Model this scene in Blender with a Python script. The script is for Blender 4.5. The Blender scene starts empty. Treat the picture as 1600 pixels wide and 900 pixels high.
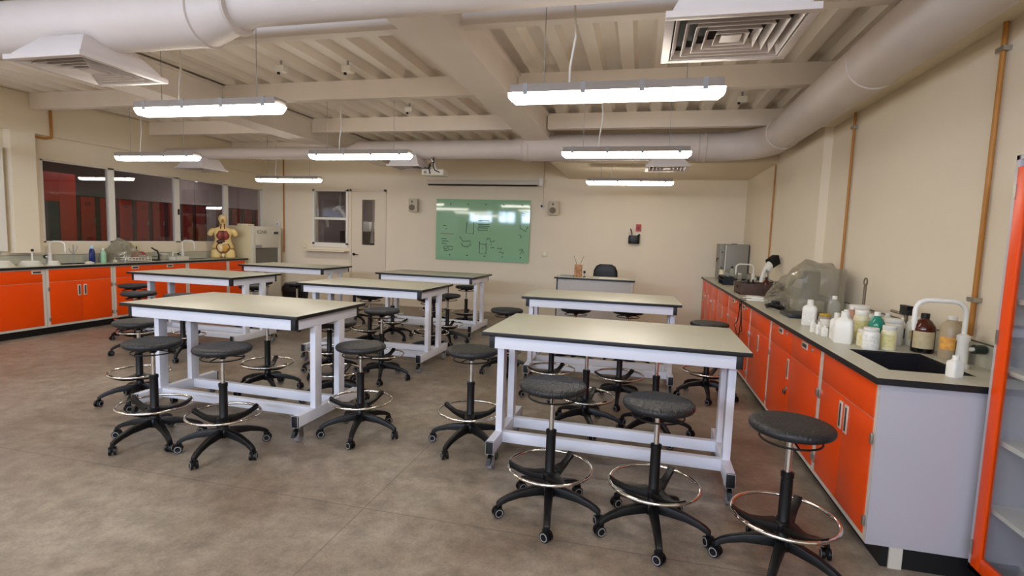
import bpy, bmesh, math, random
from mathutils import Vector, Matrix, noise
PI = math.pi
S = bpy.context.scene
C = S.collection
random.seed(7)

# ------------------------------------------------------------------ camera
def camera():
    yaw, pit, rol = math.radians(-13.48), math.radians(5.433), math.radians(1.94)
    cy, sy, cp, sp, cr, sr = math.cos(yaw), math.sin(yaw), math.cos(pit), math.sin(pit), math.cos(rol), math.sin(rol)
    f = Vector((sy*cp, cy*cp, -sp)); r = Vector((cy, -sy, 0)); u = r.cross(f)
    r2 = r*cr + u*sr; u2 = u*cr - r*sr
    cam = bpy.data.cameras.new('camera'); cam.sensor_width = 36; cam.lens = 827.3/1600*36
    cam.clip_start = .05
    o = bpy.data.objects.new('camera', cam); C.objects.link(o)
    m = Matrix((( r2.x, u2.x, -f.x, 0), (r2.y, u2.y, -f.y, 0), (r2.z, u2.z, -f.z, 1.475), (0, 0, 0, 1)))
    o.matrix_world = m
    S.camera = o
camera()
# ------------------------------------------------------------------ light and exposure
LAMP = 16.0          # brightness of the tube fixtures
DAY = 360.0           # daylight through the windows behind
S.view_settings.view_transform = 'Standard'
S.view_settings.look = 'None'
S.view_settings.gamma = 1
S.view_settings.use_curve_mapping = False
S.view_settings.exposure = 0.68
S.cycles.use_denoising = True
S.cycles.max_bounces = 8
S.cycles.diffuse_bounces = 5
S.cycles.transparent_max_bounces = 12
S.cycles.sample_clamp_indirect = 6
S.cycles.caustics_reflective = False
S.cycles.caustics_refractive = False
w = bpy.data.worlds.new('world'); S.world = w; w.use_nodes = True
w.node_tree.nodes['Background'].inputs[0].default_value = (.62, .74, .92, 1)
w.node_tree.nodes['Background'].inputs[1].default_value = .9
def area(name, loc, rot, sx, sy, power, col):
    l = bpy.data.lights.new(name, 'AREA'); l.shape = 'RECTANGLE'; l.size = sx; l.size_y = sy
    l.energy = power; l.color = col
    o = bpy.data.objects.new(name, l); C.objects.link(o); o.location = loc; o.rotation_euler = rot
    return o
# daylight entering by the strip windows high in the wall behind the camera
STRIP = ((-7.6, -6.5), (-6.25, -5.45), (-5.2, -2.6), (-2.3, 1.4))
for a_, b_ in STRIP:
    area('daylight', ((a_+b_)/2, -3.2, 2.36), (math.radians(84), 0, 0), b_-a_, .5, DAY*(b_-a_)/8.2, (.62, .74, 1))

# ------------------------------------------------------------------ materials
def lin(c):
    return tuple(((v/255)/12.92 if v/255 <= .04045 else ((v/255+.055)/1.055)**2.4) for v in c)
MATS = {}
def mat(name, rgb, rough=.5, metal=0, var=0, scale=6, bump=0, bscale=60, spec=.5, emit=None, es=0, alpha=1, coat=0):
    if name in MATS: return MATS[name]
    m = bpy.data.materials.new(name); m.use_nodes = True; nt = m.node_tree; b = nt.nodes['Principled BSDF']
    c = lin(rgb)
    b.inputs['Base Color'].default_value = (*c, 1); b.inputs['Roughness'].default_value = rough
    b.inputs['Metallic'].default_value = metal; b.inputs['Specular IOR Level'].default_value = spec
    b.inputs['Coat Weight'].default_value = coat
    if emit: b.inputs['Emission Color'].default_value = (*emit, 1); b.inputs['Emission Strength'].default_value = es
    if alpha < 1: b.inputs['Alpha'].default_value = alpha
    if var or bump: tc = nt.nodes.new('ShaderNodeTexCoord')
    if var:
        n = nt.nodes.new('ShaderNodeTexNoise'); n.inputs['Scale'].default_value = scale; n.inputs['Detail'].default_value = 5
        r = nt.nodes.new('ShaderNodeValToRGB')
        r.color_ramp.elements[0].position = .3; r.color_ramp.elements[1].position = .7
        r.color_ramp.elements[0].color = (*[v*(1-var) for v in c], 1); r.color_ramp.elements[1].color = (*[min(1, v*(1+var)) for v in c], 1)
        nt.links.new(tc.outputs['Object'], n.inputs['Vector']); nt.links.new(n.outputs['Fac'], r.inputs[0]); nt.links.new(r.outputs[0], b.inputs['Base Color'])
    if bump:
        n2 = nt.nodes.new('ShaderNodeTexNoise'); n2.inputs['Scale'].default_value = bscale; n2.inputs['Detail'].default_value = 3
        bp = nt.nodes.new('ShaderNodeBump'); bp.inputs['Strength'].default_value = bump; bp.inputs['Distance'].default_value = .01
        nt.links.new(tc.outputs['Object'], n2.inputs['Vector']); nt.links.new(n2.outputs['Fac'], bp.inputs['Height']); nt.links.new(bp.outputs[0], b.inputs['Normal'])
    MATS[name] = m
    return m
WALL = mat('cream_wall_paint', (229, 216, 193), .75, var=.025, scale=1.5, bump=.08, bscale=90)
BEAM = mat('beam_paint', (234, 225, 216), .55, var=.03, scale=3)
DECK = mat('deck_paint', (236, 228, 217), .6, var=.04, scale=2)
DUCT = mat('duct_paint', (206, 195, 188), .55, var=.03, scale=4, bump=.15, bscale=14)
GRILLE = mat('grille_paint', (210, 202, 200), .45)
DARK = mat('hollow_shade', (22, 19, 18), .8)  # near-black colour standing in for the shade inside openings
TOP = mat('laminate_top', (184, 181, 163), .36, var=.02, scale=8)
EDGE = mat('black_phenolic', (15, 15, 17), .45)
FRAME = mat('powder_coat_white', (222, 223, 232), .4)
ORANGE = mat('orange_enamel', (236, 76, 6), .3, var=.03, scale=2, spec=.28)
CARC = mat('carcass_white', (208, 202, 190), .45)
PANEL = mat('end_panel_white', (182, 178, 184), .4)
PLINTH = mat('plinth_black', (14, 14, 16), .5)
STEEL = mat('brushed_steel', (180, 176, 168), .35, 1)
CHROME = mat('chrome', (225, 222, 216), .08, 1)
BLACKP = mat('black_plastic', (10, 10, 11), .42, bump=.05, bscale=200, spec=.35)
GREYP = mat('grey_plastic', (150, 150, 152), .5)
WHITEP = mat('white_plastic', (226, 222, 212), .38)
RUBBER = mat('grey_rubber', (138, 138, 144), .5)
PIPE = mat('orange_pipe', (176, 116, 40), .5)
BROWN = mat('brown_wood', (70, 45, 34), .6, var=.2, scale=20)
RED = mat('locker_red', (204, 56, 42), .4)
REDD = mat('locker_frame', (92, 40, 38), .5)
ADJ = mat('adjoining_wall', (176, 162, 160), .8)
CREAMP = mat('cream_plastic', (224, 214, 178), .4)
SINKM = mat('dark_epoxy_sink', (34, 32, 34), .22)
PAPER = mat('paper_white', (232, 230, 224), .7)
TORSO = mat('torso_skin', (226, 196, 128), .45)
LAMPM = mat('lamp_diffuser', (255, 250, 240), .5, emit=(1, .93, .82), es=LAMP)
SKYWIN = mat('daylit_blind', (200, 206, 222), .6, emit=(.72, .78, .95), es=.32)

def glass(name, tint=(1, 1, 1), rough=.02, refl=1.0):
    m = bpy.data.materials.new(name); m.use_nodes = True; nt = m.node_tree; nt.nodes.clear()
    o = nt.nodes.new('ShaderNodeOutputMaterial'); t = nt.nodes.new('ShaderNodeBsdfTransparent'); g = nt.nodes.new('ShaderNodeBsdfGlossy')
    mx = nt.nodes.new('ShaderNodeMixShader'); lw = nt.nodes.new('ShaderNodeLayerWeight'); lw.inputs[0].default_value = .5; pw = nt.nodes.new('ShaderNodeMath'); pw.operation = 'POWER'; pw.inputs[1].default_value = 4; fr = nt.nodes.new('ShaderNodeMath'); fr.operation = 'MULTIPLY_ADD'; fr.inputs[1].default_value = .93; fr.inputs[2].default_value = .05; nt.links.new(lw.outputs['Facing'], pw.inputs[0]); nt.links.new(pw.outputs[0], fr.inputs[0])
    mu = nt.nodes.new('ShaderNodeMath'); mu.operation = 'MULTIPLY'; mu.inputs[1].default_value = refl
    t.inputs[0].default_value = (*tint, 1); g.inputs['Roughness'].default_value = rough
    nt.links.new(fr.outputs[0], mu.inputs[0]); nt.links.new(mu.outputs[0], mx.inputs[0])
    nt.links.new(t.outputs[0], mx.inputs[1]); nt.links.new(g.outputs[0], mx.inputs[2]); nt.links.new(mx.outputs[0], o.inputs[0])
    return m
GLASS = glass('window_glass', (.93, .90, .91))
GLASSB = glass('back_window_glass', (.8, .8, .8))
GLASSC = glass('clear_glass', (.93, .95, .95), .03)
def film(name, rgb, a=.5, rough=.25):
    m = bpy.data.materials.new(name); m.use_nodes = True; nt = m.node_tree; b = nt.nodes['Principled BSDF']
    c = lin(rgb); b.inputs['Base Color'].default_value = (*c, 1); b.inputs['Roughness'].default_value = rough; b.inputs['Alpha'].default_value = a
    return m
FILM = film('plastic_film', (150, 143, 124), .54, .16)
MILKY = film('milky_polyethylene', (222, 218, 204), .86, .4)
TANJUG = film('tan_polyethylene', (176, 156, 126), .9, .4)
AMBER = film('amber_glass', (74, 26, 12), .94, .08)
CLEARB = film('clear_bottle', (190, 186, 172), .35, .06)
GREENB = film('green_liquid', (34, 128, 104), .95, .15)

def floor_mat():
    m = bpy.data.materials.new('polished_concrete'); m.use_nodes = True; nt = m.node_tree; b = nt.nodes['Principled BSDF']
    N, L = nt.nodes.new, nt.links.new
    tc = N('ShaderNodeTexCoord')
    n1 = N('ShaderNodeTexNoise'); n1.inputs['Scale'].default_value = .9; n1.inputs['Detail'].default_value = 8; n1.inputs['Roughness'].default_value = .62
    n2 = N('ShaderNodeTexNoise'); n2.inputs['Scale'].default_value = 9; n2.inputs['Detail'].default_value = 8; n2.inputs['Roughness'].default_value = .7
    n3 = N('ShaderNodeTexNoise'); n3.inputs['Scale'].default_value = 70; n3.inputs['Detail'].default_value = 4
    for n in (n1, n2, n3): L(tc.outputs['Object'], n.inputs['Vector'])
    r1 = N('ShaderNodeValToRGB'); e = r1.color_ramp.elements
    e[0].position = .32; e[0].color = (*lin((124, 106, 88)), 1); e[1].position = .66; e[1].color = (*lin((158, 147, 132)), 1)
    L(n1.outputs['Fac'], r1.inputs[0])
    r2 = N('ShaderNodeValToRGB'); e = r2.color_ramp.elements
    e[0].position = .33; e[0].color = (.62, .61, .60, 1); e[1].position = .62; e[1].color = (1.1, 1.09, 1.08, 1)
    L(n2.outputs['Fac'], r2.inputs[0])
    mx = N('ShaderNodeMix'); mx.data_type = 'RGBA'; mx.blend_type = 'MULTIPLY'; mx.inputs[0].default_value = 1
    L(r1.outputs[0], mx.inputs[6]); L(r2.outputs[0], mx.inputs[7])
    r3 = N('ShaderNodeValToRGB'); e = r3.color_ramp.elements
    e[0].position = .3; e[0].color = (.86, .86, .86, 1); e[1].position = .6; e[1].color = (1.05, 1.05, 1.05, 1)
    L(n3.outputs['Fac'], r3.inputs[0])
    mx2 = N('ShaderNodeMix'); mx2.data_type = 'RGBA'; mx2.blend_type = 'MULTIPLY'; mx2.inputs[0].default_value = 1
    L(mx.outputs[2], mx2.inputs[6]); L(r3.outputs[0], mx2.inputs[7])
    # saw cuts in the slab
    sep = N('ShaderNodeSeparateXYZ'); L(tc.outputs['Object'], sep.inputs[0])
    def cut(out, off, period):
        a = N('ShaderNodeMath'); a.operation = 'SUBTRACT'; a.inputs[1].default_value = off; L(out, a.inputs[0])
        p = N('ShaderNodeMath'); p.operation = 'PINGPONG'; p.inputs[1].default_value = period/2; L(a.outputs[0], p.inputs[0])
        c = N('ShaderNodeMath'); c.operation = 'LESS_THAN'; c.inputs[1].default_value = .0035; L(p.outputs[0], c.inputs[0])
        return c.outputs[0]
    ca, cb = cut(sep.outputs[0], -1.37, 3.4), cut(sep.outputs[1], 2.47, 3.4)
    mxm = N('ShaderNodeMath'); mxm.operation = 'MAXIMUM'; L(ca, mxm.inputs[0]); L(cb, mxm.inputs[1])
    sc = N('ShaderNodeMath'); sc.operation = 'MULTIPLY'; sc.inputs[1].default_value = .5; L(mxm.outputs[0], sc.inputs[0])
    mx3 = N('ShaderNodeMix'); mx3.data_type = 'RGBA'; L(sc.outputs[0], mx3.inputs[0]); L(mx2.outputs[2], mx3.inputs[6]); mx3.inputs[7].default_value = (.06, .05, .045, 1)
    L(mx3.outputs[2], b.inputs['Base Color'])
    rr = N('ShaderNodeMapRange'); rr.inputs[3].default_value = .32; rr.inputs[4].default_value = .58; L(n2.outputs['Fac'], rr.inputs[0]); L(rr.outputs[0], b.inputs['Roughness'])
    bp = N('ShaderNodeBump'); bp.inputs['Strength'].default_value = .12; bp.inputs['Distance'].default_value = .01; L(n3.outputs['Fac'], bp.inputs['Height']); L(bp.outputs[0], b.inputs['Normal'])
    return m
def seat_mat():
    m = bpy.data.materials.new('seat_polyurethane'); m.use_nodes = True; nt = m.node_tree; b = nt.nodes['Principled BSDF']
    b.inputs['Base Color'].default_value = (*lin((29, 29, 31)), 1); b.inputs['Roughness'].default_value = .5
    tc = nt.nodes.new('ShaderNodeTexCoord'); br = nt.nodes.new('ShaderNodeTexVoronoi'); br.inputs['Scale'].default_value = 22; br.feature = 'DISTANCE_TO_EDGE'
    mp = nt.nodes.new('ShaderNodeMapping'); mp.inputs['Scale'].default_value = (1, 1.6, .01)
    cr = nt.nodes.new('ShaderNodeValToRGB'); cr.color_ramp.elements[1].position = .12
    bp = nt.nodes.new('ShaderNodeBump'); bp.inputs['Strength'].default_value = .5; bp.inputs['Distance'].default_value = .004
    nt.links.new(tc.outputs['Object'], mp.inputs[0]); nt.links.new(mp.outputs[0], br.inputs['Vector']); nt.links.new(br.outputs[0], cr.inputs[0]); nt.links.new(cr.outputs[0], bp.inputs['Height']); nt.links.new(bp.outputs[0], b.inputs['Normal'])
    return m
SEAT = seat_mat()

# ------------------------------------------------------------------ mesh building
class MB:
    def __init__(s): s.v = []; s.f = []; s.m = []; s.mi = 0
    def add(s, vs, fs):
        k = len(s.v); s.v += [tuple(v) for v in vs]; s.f += [tuple(i+k for i in f) for f in fs]; s.m += [s.mi]*len(fs); return s
    def box(s, x0, x1, y0, y1, z0, z1, top=None):
        vs = [(x, y, z) for z in (z0, z1) for y in (y0, y1) for x in (x0, x1)]
        fs = [(0, 2, 3, 1), (4, 5, 7, 6), (0, 1, 5, 4), (2, 6, 7, 3), (0, 4, 6, 2), (1, 3, 7, 5)]
        s.add(vs, fs)
        if top is not None: s.m[-5] = top
        return s
    def prism(s, poly, a, b, axis='z'):
        n = len(poly)
        def P(p, t): return {'z': (p[0], p[1], t), 'y': (p[0], t, p[1]), 'x': (t, p[0], p[1])}[axis]
        vs = [P(p, a) for p in poly]+[P(p, b) for p in poly]
        fs = [tuple(range(n-1, -1, -1)), tuple(range(n, 2*n))]+[(i, (i+1) % n, n+(i+1) % n, n+i) for i in range(n)]
        return s.add(vs, fs)
    def tube(s, pts, r, n=10, closed=False, cap=True):
        pts = [Vector(p) for p in pts]; N = len(pts)
        rs = r if isinstance(r, (list, tuple)) else [r]*N
        up = None; rings = []
        for i, p in enumerate(pts):
            if closed: t = pts[(i+1) % N]-pts[i-1]
            else: t = pts[min(i+1, N-1)]-pts[max(i-1, 0)]
            t.normalize()
            if up is None:
                up = Vector((0, 0, 1)) if abs(t.z) < .9 else Vector((1, 0, 0))
            a = t.cross(up); a.normalize(); b = a.cross(t); up = b
            rings.append([p+a*rs[i]*math.cos(2*PI*k/n)+b*rs[i]*math.sin(2*PI*k/n) for k in range(n)])
        vs = [q for R in rings for q in R]; fs = []
        for i in range(N if closed else N-1):
            j = (i+1) % N
            for k in range(n): fs.append((i*n+k, i*n+(k+1) % n, j*n+(k+1) % n, j*n+k))
        if cap and not closed: fs += [tuple(range(n-1, -1, -1)), tuple((N-1)*n+k for k in range(n))]
        return s.add(vs, fs)
    def lathe(s, prof, c=(0, 0, 0), n=24, axis='z', sx=1, sy=1):
        vs = []; fs = []
        for (r, z) in prof:
            for k in range(n):
                a = 2*PI*k/n; x, y = r*math.cos(a)*sx, r*math.sin(a)*sy
                p = {'z': (x, y, z), 'y': (x, z, y), 'x': (z, x, y)}[axis]
                vs.append((p[0]+c[0], p[1]+c[1], p[2]+c[2]))
        m = len(prof)
        for i in range(m-1):
            for k in range(n): fs.append((i*n+k, i*n+(k+1) % n, (i+1)*n+(k+1) % n, (i+1)*n+k))
        fs += [tuple(range(n-1, -1, -1)), tuple((m-1)*n+k for k in range(n))]
        return s.add(vs, fs)
    def ring(s, R, r, c=(0, 0, 0), N=40, n=8):
        return s.tube([(c[0]+R*math.cos(2*PI*i/N), c[1]+R*math.sin(2*PI*i/N), c[2]) for i in range(N)], r, n, True)
    def ellip(s, c, a, b, d, n=20, m=12):
        pr = [(math.sin(PI*i/m), -math.cos(PI*i/m)) for i in range(m+1)]
        vs = []; fs = []
        pr[0] = (.02, -1); pr[-1] = (.02, 1)
        for r, z in pr:
            for k in range(n): vs.append((c[0]+a*r*math.cos(2*PI*k/n), c[1]+b*r*math.sin(2*PI*k/n), c[2]+d*z))
        for i in range(m):
            for k in range(n): fs.append((i*n+k, i*n+(k+1) % n, (i+1)*n+(k+1) % n, (i+1)*n+k))
        fs += [tuple(range(n-1, -1, -1)), tuple(m*n+k for k in range(n))]
        return s.add(vs, fs)
    def loft(s, secs, n=24, p=2.0):
        # secs: (x, y, z, half width, half depth), super-ellipse cross sections stacked in z
        vs = []; fs = []
        for (cx, cy, z, a, b) in secs:
            for k in range(n):
                t = 2*PI*k/n; co, si = math.cos(t), math.sin(t)
                vs.append((cx+a*math.copysign(abs(co)**(2/p), co), cy+b*math.copysign(abs(si)**(2/p), si), z))
        for i in range(len(secs)-1):
            for k in range(n): fs.append((i*n+k, i*n+(k+1) % n, (i+1)*n+(k+1) % n, (i+1)*n+k))
        fs += [tuple(range(n-1, -1, -1)), tuple((len(secs)-1)*n+k for k in range(n))]
        return s.add(vs, fs)
    def build(s, name, mats, parent=None, bevel=0, smooth=True, loc=None, label=None):
        me = bpy.data.meshes.new(name); me.from_pydata(s.v, [], s.f)
        if not isinstance(mats, (list, tuple)): mats = [mats]
        for m in mats: me.materials.append(m)
        me.polygons.foreach_set('material_index', s.m)
        bm = bmesh.new(); bm.from_mesh(me); bmesh.ops.recalc_face_normals(bm, faces=bm.faces)
        if bevel: bmesh.ops.bevel(bm, geom=[e for e in bm.edges if len(e.link_faces) == 2 and e.calc_face_angle(0) > .6], offset=bevel, segments=2, affect='EDGES', profile=.6)
        bm.to_mesh(me); bm.free()
        if smooth:
            me.polygons.foreach_set('use_smooth', [True]*len(me.polygons)); me.set_sharp_from_angle(angle=math.radians(40))
        o = bpy.data.objects.new(name, me); C.objects.link(o)
        if parent: o.parent = parent
        if loc: o.location = loc
        if label: o['label'] = label
        return o
def thing(name, label, cat, loc=(0, 0, 0), rz=0, group=None):
    o = bpy.data.objects.new(name, None); C.objects.link(o); o.empty_display_size = .1
    o.location = loc; o.rotation_euler = (0, 0, rz); o['label'] = label; o['category'] = cat
    if group: o['group'] = group
    return o
def tag(o, label, cat, group=None, kind=None):
    o['label'] = label; o['category'] = cat
    if group: o['group'] = group
    if kind: o['kind'] = kind
    return o
def struct(name, mb, m, label=None, parent=None, bevel=0):
    o = mb.build(name, m, parent, bevel)
    if not parent: o['kind'] = 'structure'
    if label: o['label'] = label
    return o
def kids(r): return [c for c in C.objects if c.parent == r]
def dup(root, loc, rz, label, group=None):
    r = root.copy(); C.objects.link(r); r.location = loc; r.rotation_euler = (0, 0, rz); r['label'] = label
    if group: r['group'] = group
    for ch in kids(root):
        c = ch.copy(); C.objects.link(c); c.parent = r
        for g in kids(ch):
            d = g.copy(); C.objects.link(d); d.parent = c
    return r

# ------------------------------------------------------------------ room shell
XL, XR, YB, YF, ZC = -8.0, 1.82, 10.0, -3.0, 3.15
struct('floor', MB().box(-12.3, 2.2, -3.4, 13.8, -.15, 0), floor_mat(), 'brown grey polished concrete floor with thin saw cuts')
# left wall with the band window, column and the projecting upper band
wl = MB()
wl.box(-8.15, XL, YF, 3.4, 0, 3.3)
wl.box(-8.15, XL, 3.4, 5.05, 0, 1.12).box(-8.15, XL, 3.4, 5.05, 2.33, 3.3)
wl.box(-8.15, XL, 5.05, 5.6, 0, 3.3)
wl.box(-8.15, XL, 5.6, YB+.15, 0, 1.19).box(-8.15, XL, 5.6, YB+.15, 2.33, 3.3)
wl.box(XL, -7.88, 5.18, 5.47, 1.055, 2.64)
wl.box(XL, -7.93, YF, YB, 2.64, 3.15)
struct('wall_left', wl, WALL, 'cream left wall with long internal window')
wr = MB()
wr.box(XR, 2.0, YF, YB+.15, 0, 3.3).box(1.74, XR, 6.05, YB, 0, 3.15).box(1.68, XR, YF, 6.05, 2.69, 3.15)
struct('wall_right', wr, WALL, 'cream right wall')
wb = MB()
wb.box(-8.15, -6.76, YB, YB+.15, 0, 3.3).box(-6.76, -5.98, YB, YB+.15, 0, 1.22).box(-6.76, -5.98, YB, YB+.15, 2.33, 3.3)
wb.box(-5.98, -5.9, YB, YB+.15, 0, 3.3).box(-5.9, -5.11, YB, YB+.15, 2.34, 3.3).box(-5.11, 2.0, YB, YB+.15, 0, 3.3)
struct('wall_back', wb, WALL, 'cream back wall')
wf = MB(); wf.box(-8.15, 2.0, YF-.15, YF, 0, 2.1).box(-8.15, 2.0, YF-.15, YF, 2.62, 3.3)
for a, b in ((-8.15, -7.6), (-6.5, -6.25), (-5.45, -5.2), (-2.6, -2.3), (1.4, 2.0)): wf.box(a, b, YF-.15, YF, 2.1, 2.62)
struct('wall_front', wf, WALL)
# corrugated deck, flutes run front to back
deck = MB(); px_ = []
x = -8.2
while x < 2.1:
    px_ += [(x, 3.15), (x+.115, 3.15), (x+.15, 3.225), (x+.27, 3.225)]; x += .305
px_.append((x, 3.15))
deck.prism(px_+[(x, 3.4), (-8.2, 3.4)], YF-.15, YB+.15, 'y')
struct('ceiling', deck, DECK, 'painted corrugated steel deck ceiling')
struct('trim_1', MB().box(-1.36, 1.80, 7.92, YB, 2.6, 3.15), WALL, 'lowered plaster soffit in the back right corner')
n = 2
def ibeam_x(x0, x1, y):
    b = MB(); b.box(x0, x1, y, y+.012, 2.95, 3.15).box(x0, x1, y+.012, y+.10, 2.95, 2.962).box(x0, x1, y+.012, y+.10, 3.138, 3.15)
    return b
for y in (-1.55, .2, 1.95, 3.68, 5.45, 7.2, 9.0):
    for x0, x1 in ((-7.92, -5.22), (-4.9, -1.63), (-1.31, 1.68 if y < 6 else 1.74)):
        if y == 9.0 and x0 > -2: continue
        struct('trim_%d' % n, ibeam_x(x0, x1, y), BEAM, 'painted steel secondary beam under the deck'); n += 1
for x0, x1 in ((-5.24, -4.88), (-1.65, -1.29)):
    g = MB(); g.box(x0, x1, YF, YB, 2.83, 2.85); g.box((x0+x1)/2-.14, (x0+x1)/2+.14, YF, YB, 2.85, 3.12).box(x0, x1, YF, YB, 3.12, 3.14)
    struct('trim_%d' % n, g, BEAM, 'wide painted steel girder running front to back'); n += 1
# rooms seen through the glass
adj = MB()
adj.box(-12.3, -12.15, 2.8, 13.8, 0, 3.3).box(-12.3, -8.15, 2.65, 2.8, 0, 3.3).box(-12.3, -8.15, 13.65, 13.8, 0, 3.3).box(-12.3, -8.15, 2.8, 13.8, 3.15, 3.3)
struct('wall_adjoining', adj, ADJ, 'mauve grey walls of the locker room behind the left window')
bkr = MB()
bkr.box(-8.15, 2.0, 13.2, 13.35, 0, 3.3).box(-8.15, -8.05, YB+.15, 13.2, 0, 3.3).box(-3.6, -3.5, YB+.15, 13.2, 0, 3.3).box(-8.15, -3.5, YB+.15, 13.2, 3.0, 3.15)
struct('wall_store', bkr, ADJ, 'walls of the dim room behind the back window')

# windows of the left wall: four fixed panes with white mullions
ys = [5.6, 6.62, 7.82, 8.97, 10.0]
for i in range(4):
    a, b = ys[i], ys[i+1]
    fr = MB(); fr.box(-8.09, -8.03, a, a+.05, 1.19, 2.33).box(-8.09, -8.03, b-.05 if i < 3 else b-.02, b, 1.19, 2.33).box(-8.09, -8.03, a, b, 1.19, 1.21).box(-8.09, -8.03, a, b, 2.31, 2.33)
    o = struct('window_%d' % (i+1), fr, WHITEP, 'fixed pane of the long internal window')
    MB().box(-8.063, -8.057, a+.04, b-.04, 1.2, 2.32).build('window_glass', GLASS, o)
    if i == 2: MB().box(-8.03, -8.015, a+.005, a+.03, 1.68, 1.78).build('window_latch', BLACKP, o)
# daylit window at the left edge
fr = MB(); fr.box(-8.1, -7.93, 5.02, 5.12, 1.08, 2.4).box(-8.1, -7.93, 3.4, 5.02, 1.08, 1.14).box(-8.1, -7.93, 3.4, 5.02, 2.32, 2.4)
o = struct('window_5', fr, WHITEP, 'white framed window with a pale daylit blind')
MB().box(-8.09, -8.08, 3.4, 5.02, 1.14, 2.32).build('window_blind', SKYWIN, o)
# sash window in the back wall with its ledge
fr = MB()
for q in ((-6.79, -6.74), (-6.0, -5.95)): fr.box(q[0], q[1], 9.98, 10.06, 1.2, 2.35)
fr.box(-6.79, -5.95, 9.98, 10.06, 2.31, 2.36).box(-6.79, -5.95, 9.98, 10.06, 1.15, 1.24).box(-6.76, -5.98, 9.99, 10.05, 1.72, 1.77)
o = struct('window_6', fr, WHITEP, 'white sash window beside the door')
MB().box(-6.75, -5.99, 10.025, 10.03, 1.23, 2.32).build('window_glass', GLASSB, o)
MB().box(-6.90, -5.93, 9.80, 9.99, 1.055, 1.085).build('window_sill', WALL, o, .004)
# door with narrow vision panel
d = MB()
d.box(-5.87, -5.64, 10.0, 10.045, .01, 2.31).box(-5.35, -5.14, 10.0, 10.045, .01, 2.31).box(-5.64, -5.35, 10.0, 10.045, .01, 1.22).box(-5.64, -5.35, 10.0, 10.045, 2.15, 2.31)
DOORM = mat('door_paint', (216, 203, 182), .5)
o = struct('door_1', d, DOORM, 'cream door with a tall narrow vision panel')
fr = MB(); fr.box(-5.92, -5.87, 9.985, 10.06, 0, 2.36).box(-5.14, -5.09, 9.985, 10.06, 0, 2.36).box(-5.92, -5.09, 9.985, 10.06, 2.31, 2.36)
fr.build('door_frame', DOORM, o, .002)
MB().box(-5.65, -5.34, 10.02, 10.026, 1.21, 2.16).build('door_glass', GLASSB, o)
h = MB(); h.lathe([(.028, 0), (.03, -.015), (.012, -.03), (.012, -.05)], (-5.82, 10.0, 1.02), 16, 'y'); h.tube([(-5.82, 9.95, 1.02), (-5.77, 9.945, 1.022), (-5.70, 9.95, 1.015)], .009)
h.build('door_handle', mat('dark_bronze', (70, 60, 52), .35, 1), o)
# windows behind the camera
for k, (a, b) in enumerate(STRIP):
    fr = MB()
    for q in (a, (a+b)/2-.02, b-.04): fr.box(q, q+.04, YF-.1, YF-.04, 2.1, 2.62)
    fr.box(a, b, YF-.1, YF-.04, 2.1, 2.14).box(a, b, YF-.1, YF-.04, 2.58, 2.62)
    o = struct('window_%d' % (7+k), fr, WHITEP)
    MB().box(a+.03, b-.03, YF-.075, YF-.07, 2.13, 2.59).build('window_glass', GLASSC, o)

# ------------------------------------------------------------------ air ducts
def arc(cx, cy, r, a0, a1, n=10, z=2.755): return [(cx+r*math.cos(a0+(a1-a0)*i/n), cy+r*math.sin(a0+(a1-a0)*i/n), z) for i in range(n+1)]
dt = thing('air_duct', 'fat white round air duct along the right wall bending across the back', 'duct', (1.486, 7.5, 2.755))
def rel(pts, o): return [(p[0]-o.location.x, p[1]-o.location.y, p[2]-o.location.z) for p in pts]
main = [(1.486, YF+.02, 2.755)]+[(1.486, y, 2.755) for y in (0, 2, 4, 6, 6.9)]+arc(.886, 6.95, .6, 0, PI/2, 10)+[(.4, 7.55, 2.755), (-1.7, 7.55, 2.755)]
MB().tube(rel(main, dt), .183, 32).build('duct_run', DUCT, dt)
MB().tube(rel([(-1.7, 7.55, 2.75), (-1.85, 7.55, 2.74), (-4.3, 7.55, 2.735), (-4.5, 7.55, 2.70), (-7.9, 7.55, 2.70)], dt), [.183, .14, .14, .095, .09], 28).build('duct_run', DUCT, dt)
for p in ((.75, 7.55, 'x'), (.66, 7.55, 'x'), (-1.70, 7.55, 'x'), (-1.62, 7.55, 'x'), (1.486, 4.2, 'y'), (1.486, 1.9, 'y'), (1.486, 6.6, 'y')):
    c = (p[0]-1.486, p[1]-7.5, 0)
    MB().lathe([(.186, -.012), (.192, -.006), (.192, .006), (.186, .012)], c, 32, p[2]).build('duct_collar', DUCT, dt)
d2 = thing('air_duct', 'white round air duct crossing the ceiling near the top of the picture', 'duct', (-2.5, 2.8, 2.76))
MB().tube(rel([(-7.9, 2.8, 2.745), (-2.62, 2.8, 2.745), (-2.35, 2.82, 2.80), (1.33, 2.82, 2.81)], d2), [.175, .175, .125, .125], 32).build('duct_run', DUCT, d2)
for x_ in (-2.62, -2.40): MB().lathe([(.176, -.01), (.184, -.004), (.184, .004), (.176, .01)] if x_ < -2.5 else [(.15, -.01), (.158, 0), (.15, .01)], (x_+2.5, 0, -.015 if x_ < -2.5 else .02), 32, 'x').build('duct_collar', DUCT, d2)
for i in range(7): MB().lathe([(.126, -.004), (.129, 0), (.126, .004)], (.45+i*.26, .02, .05), 28, 'x').build('duct_band', DUCT, d2)

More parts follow.
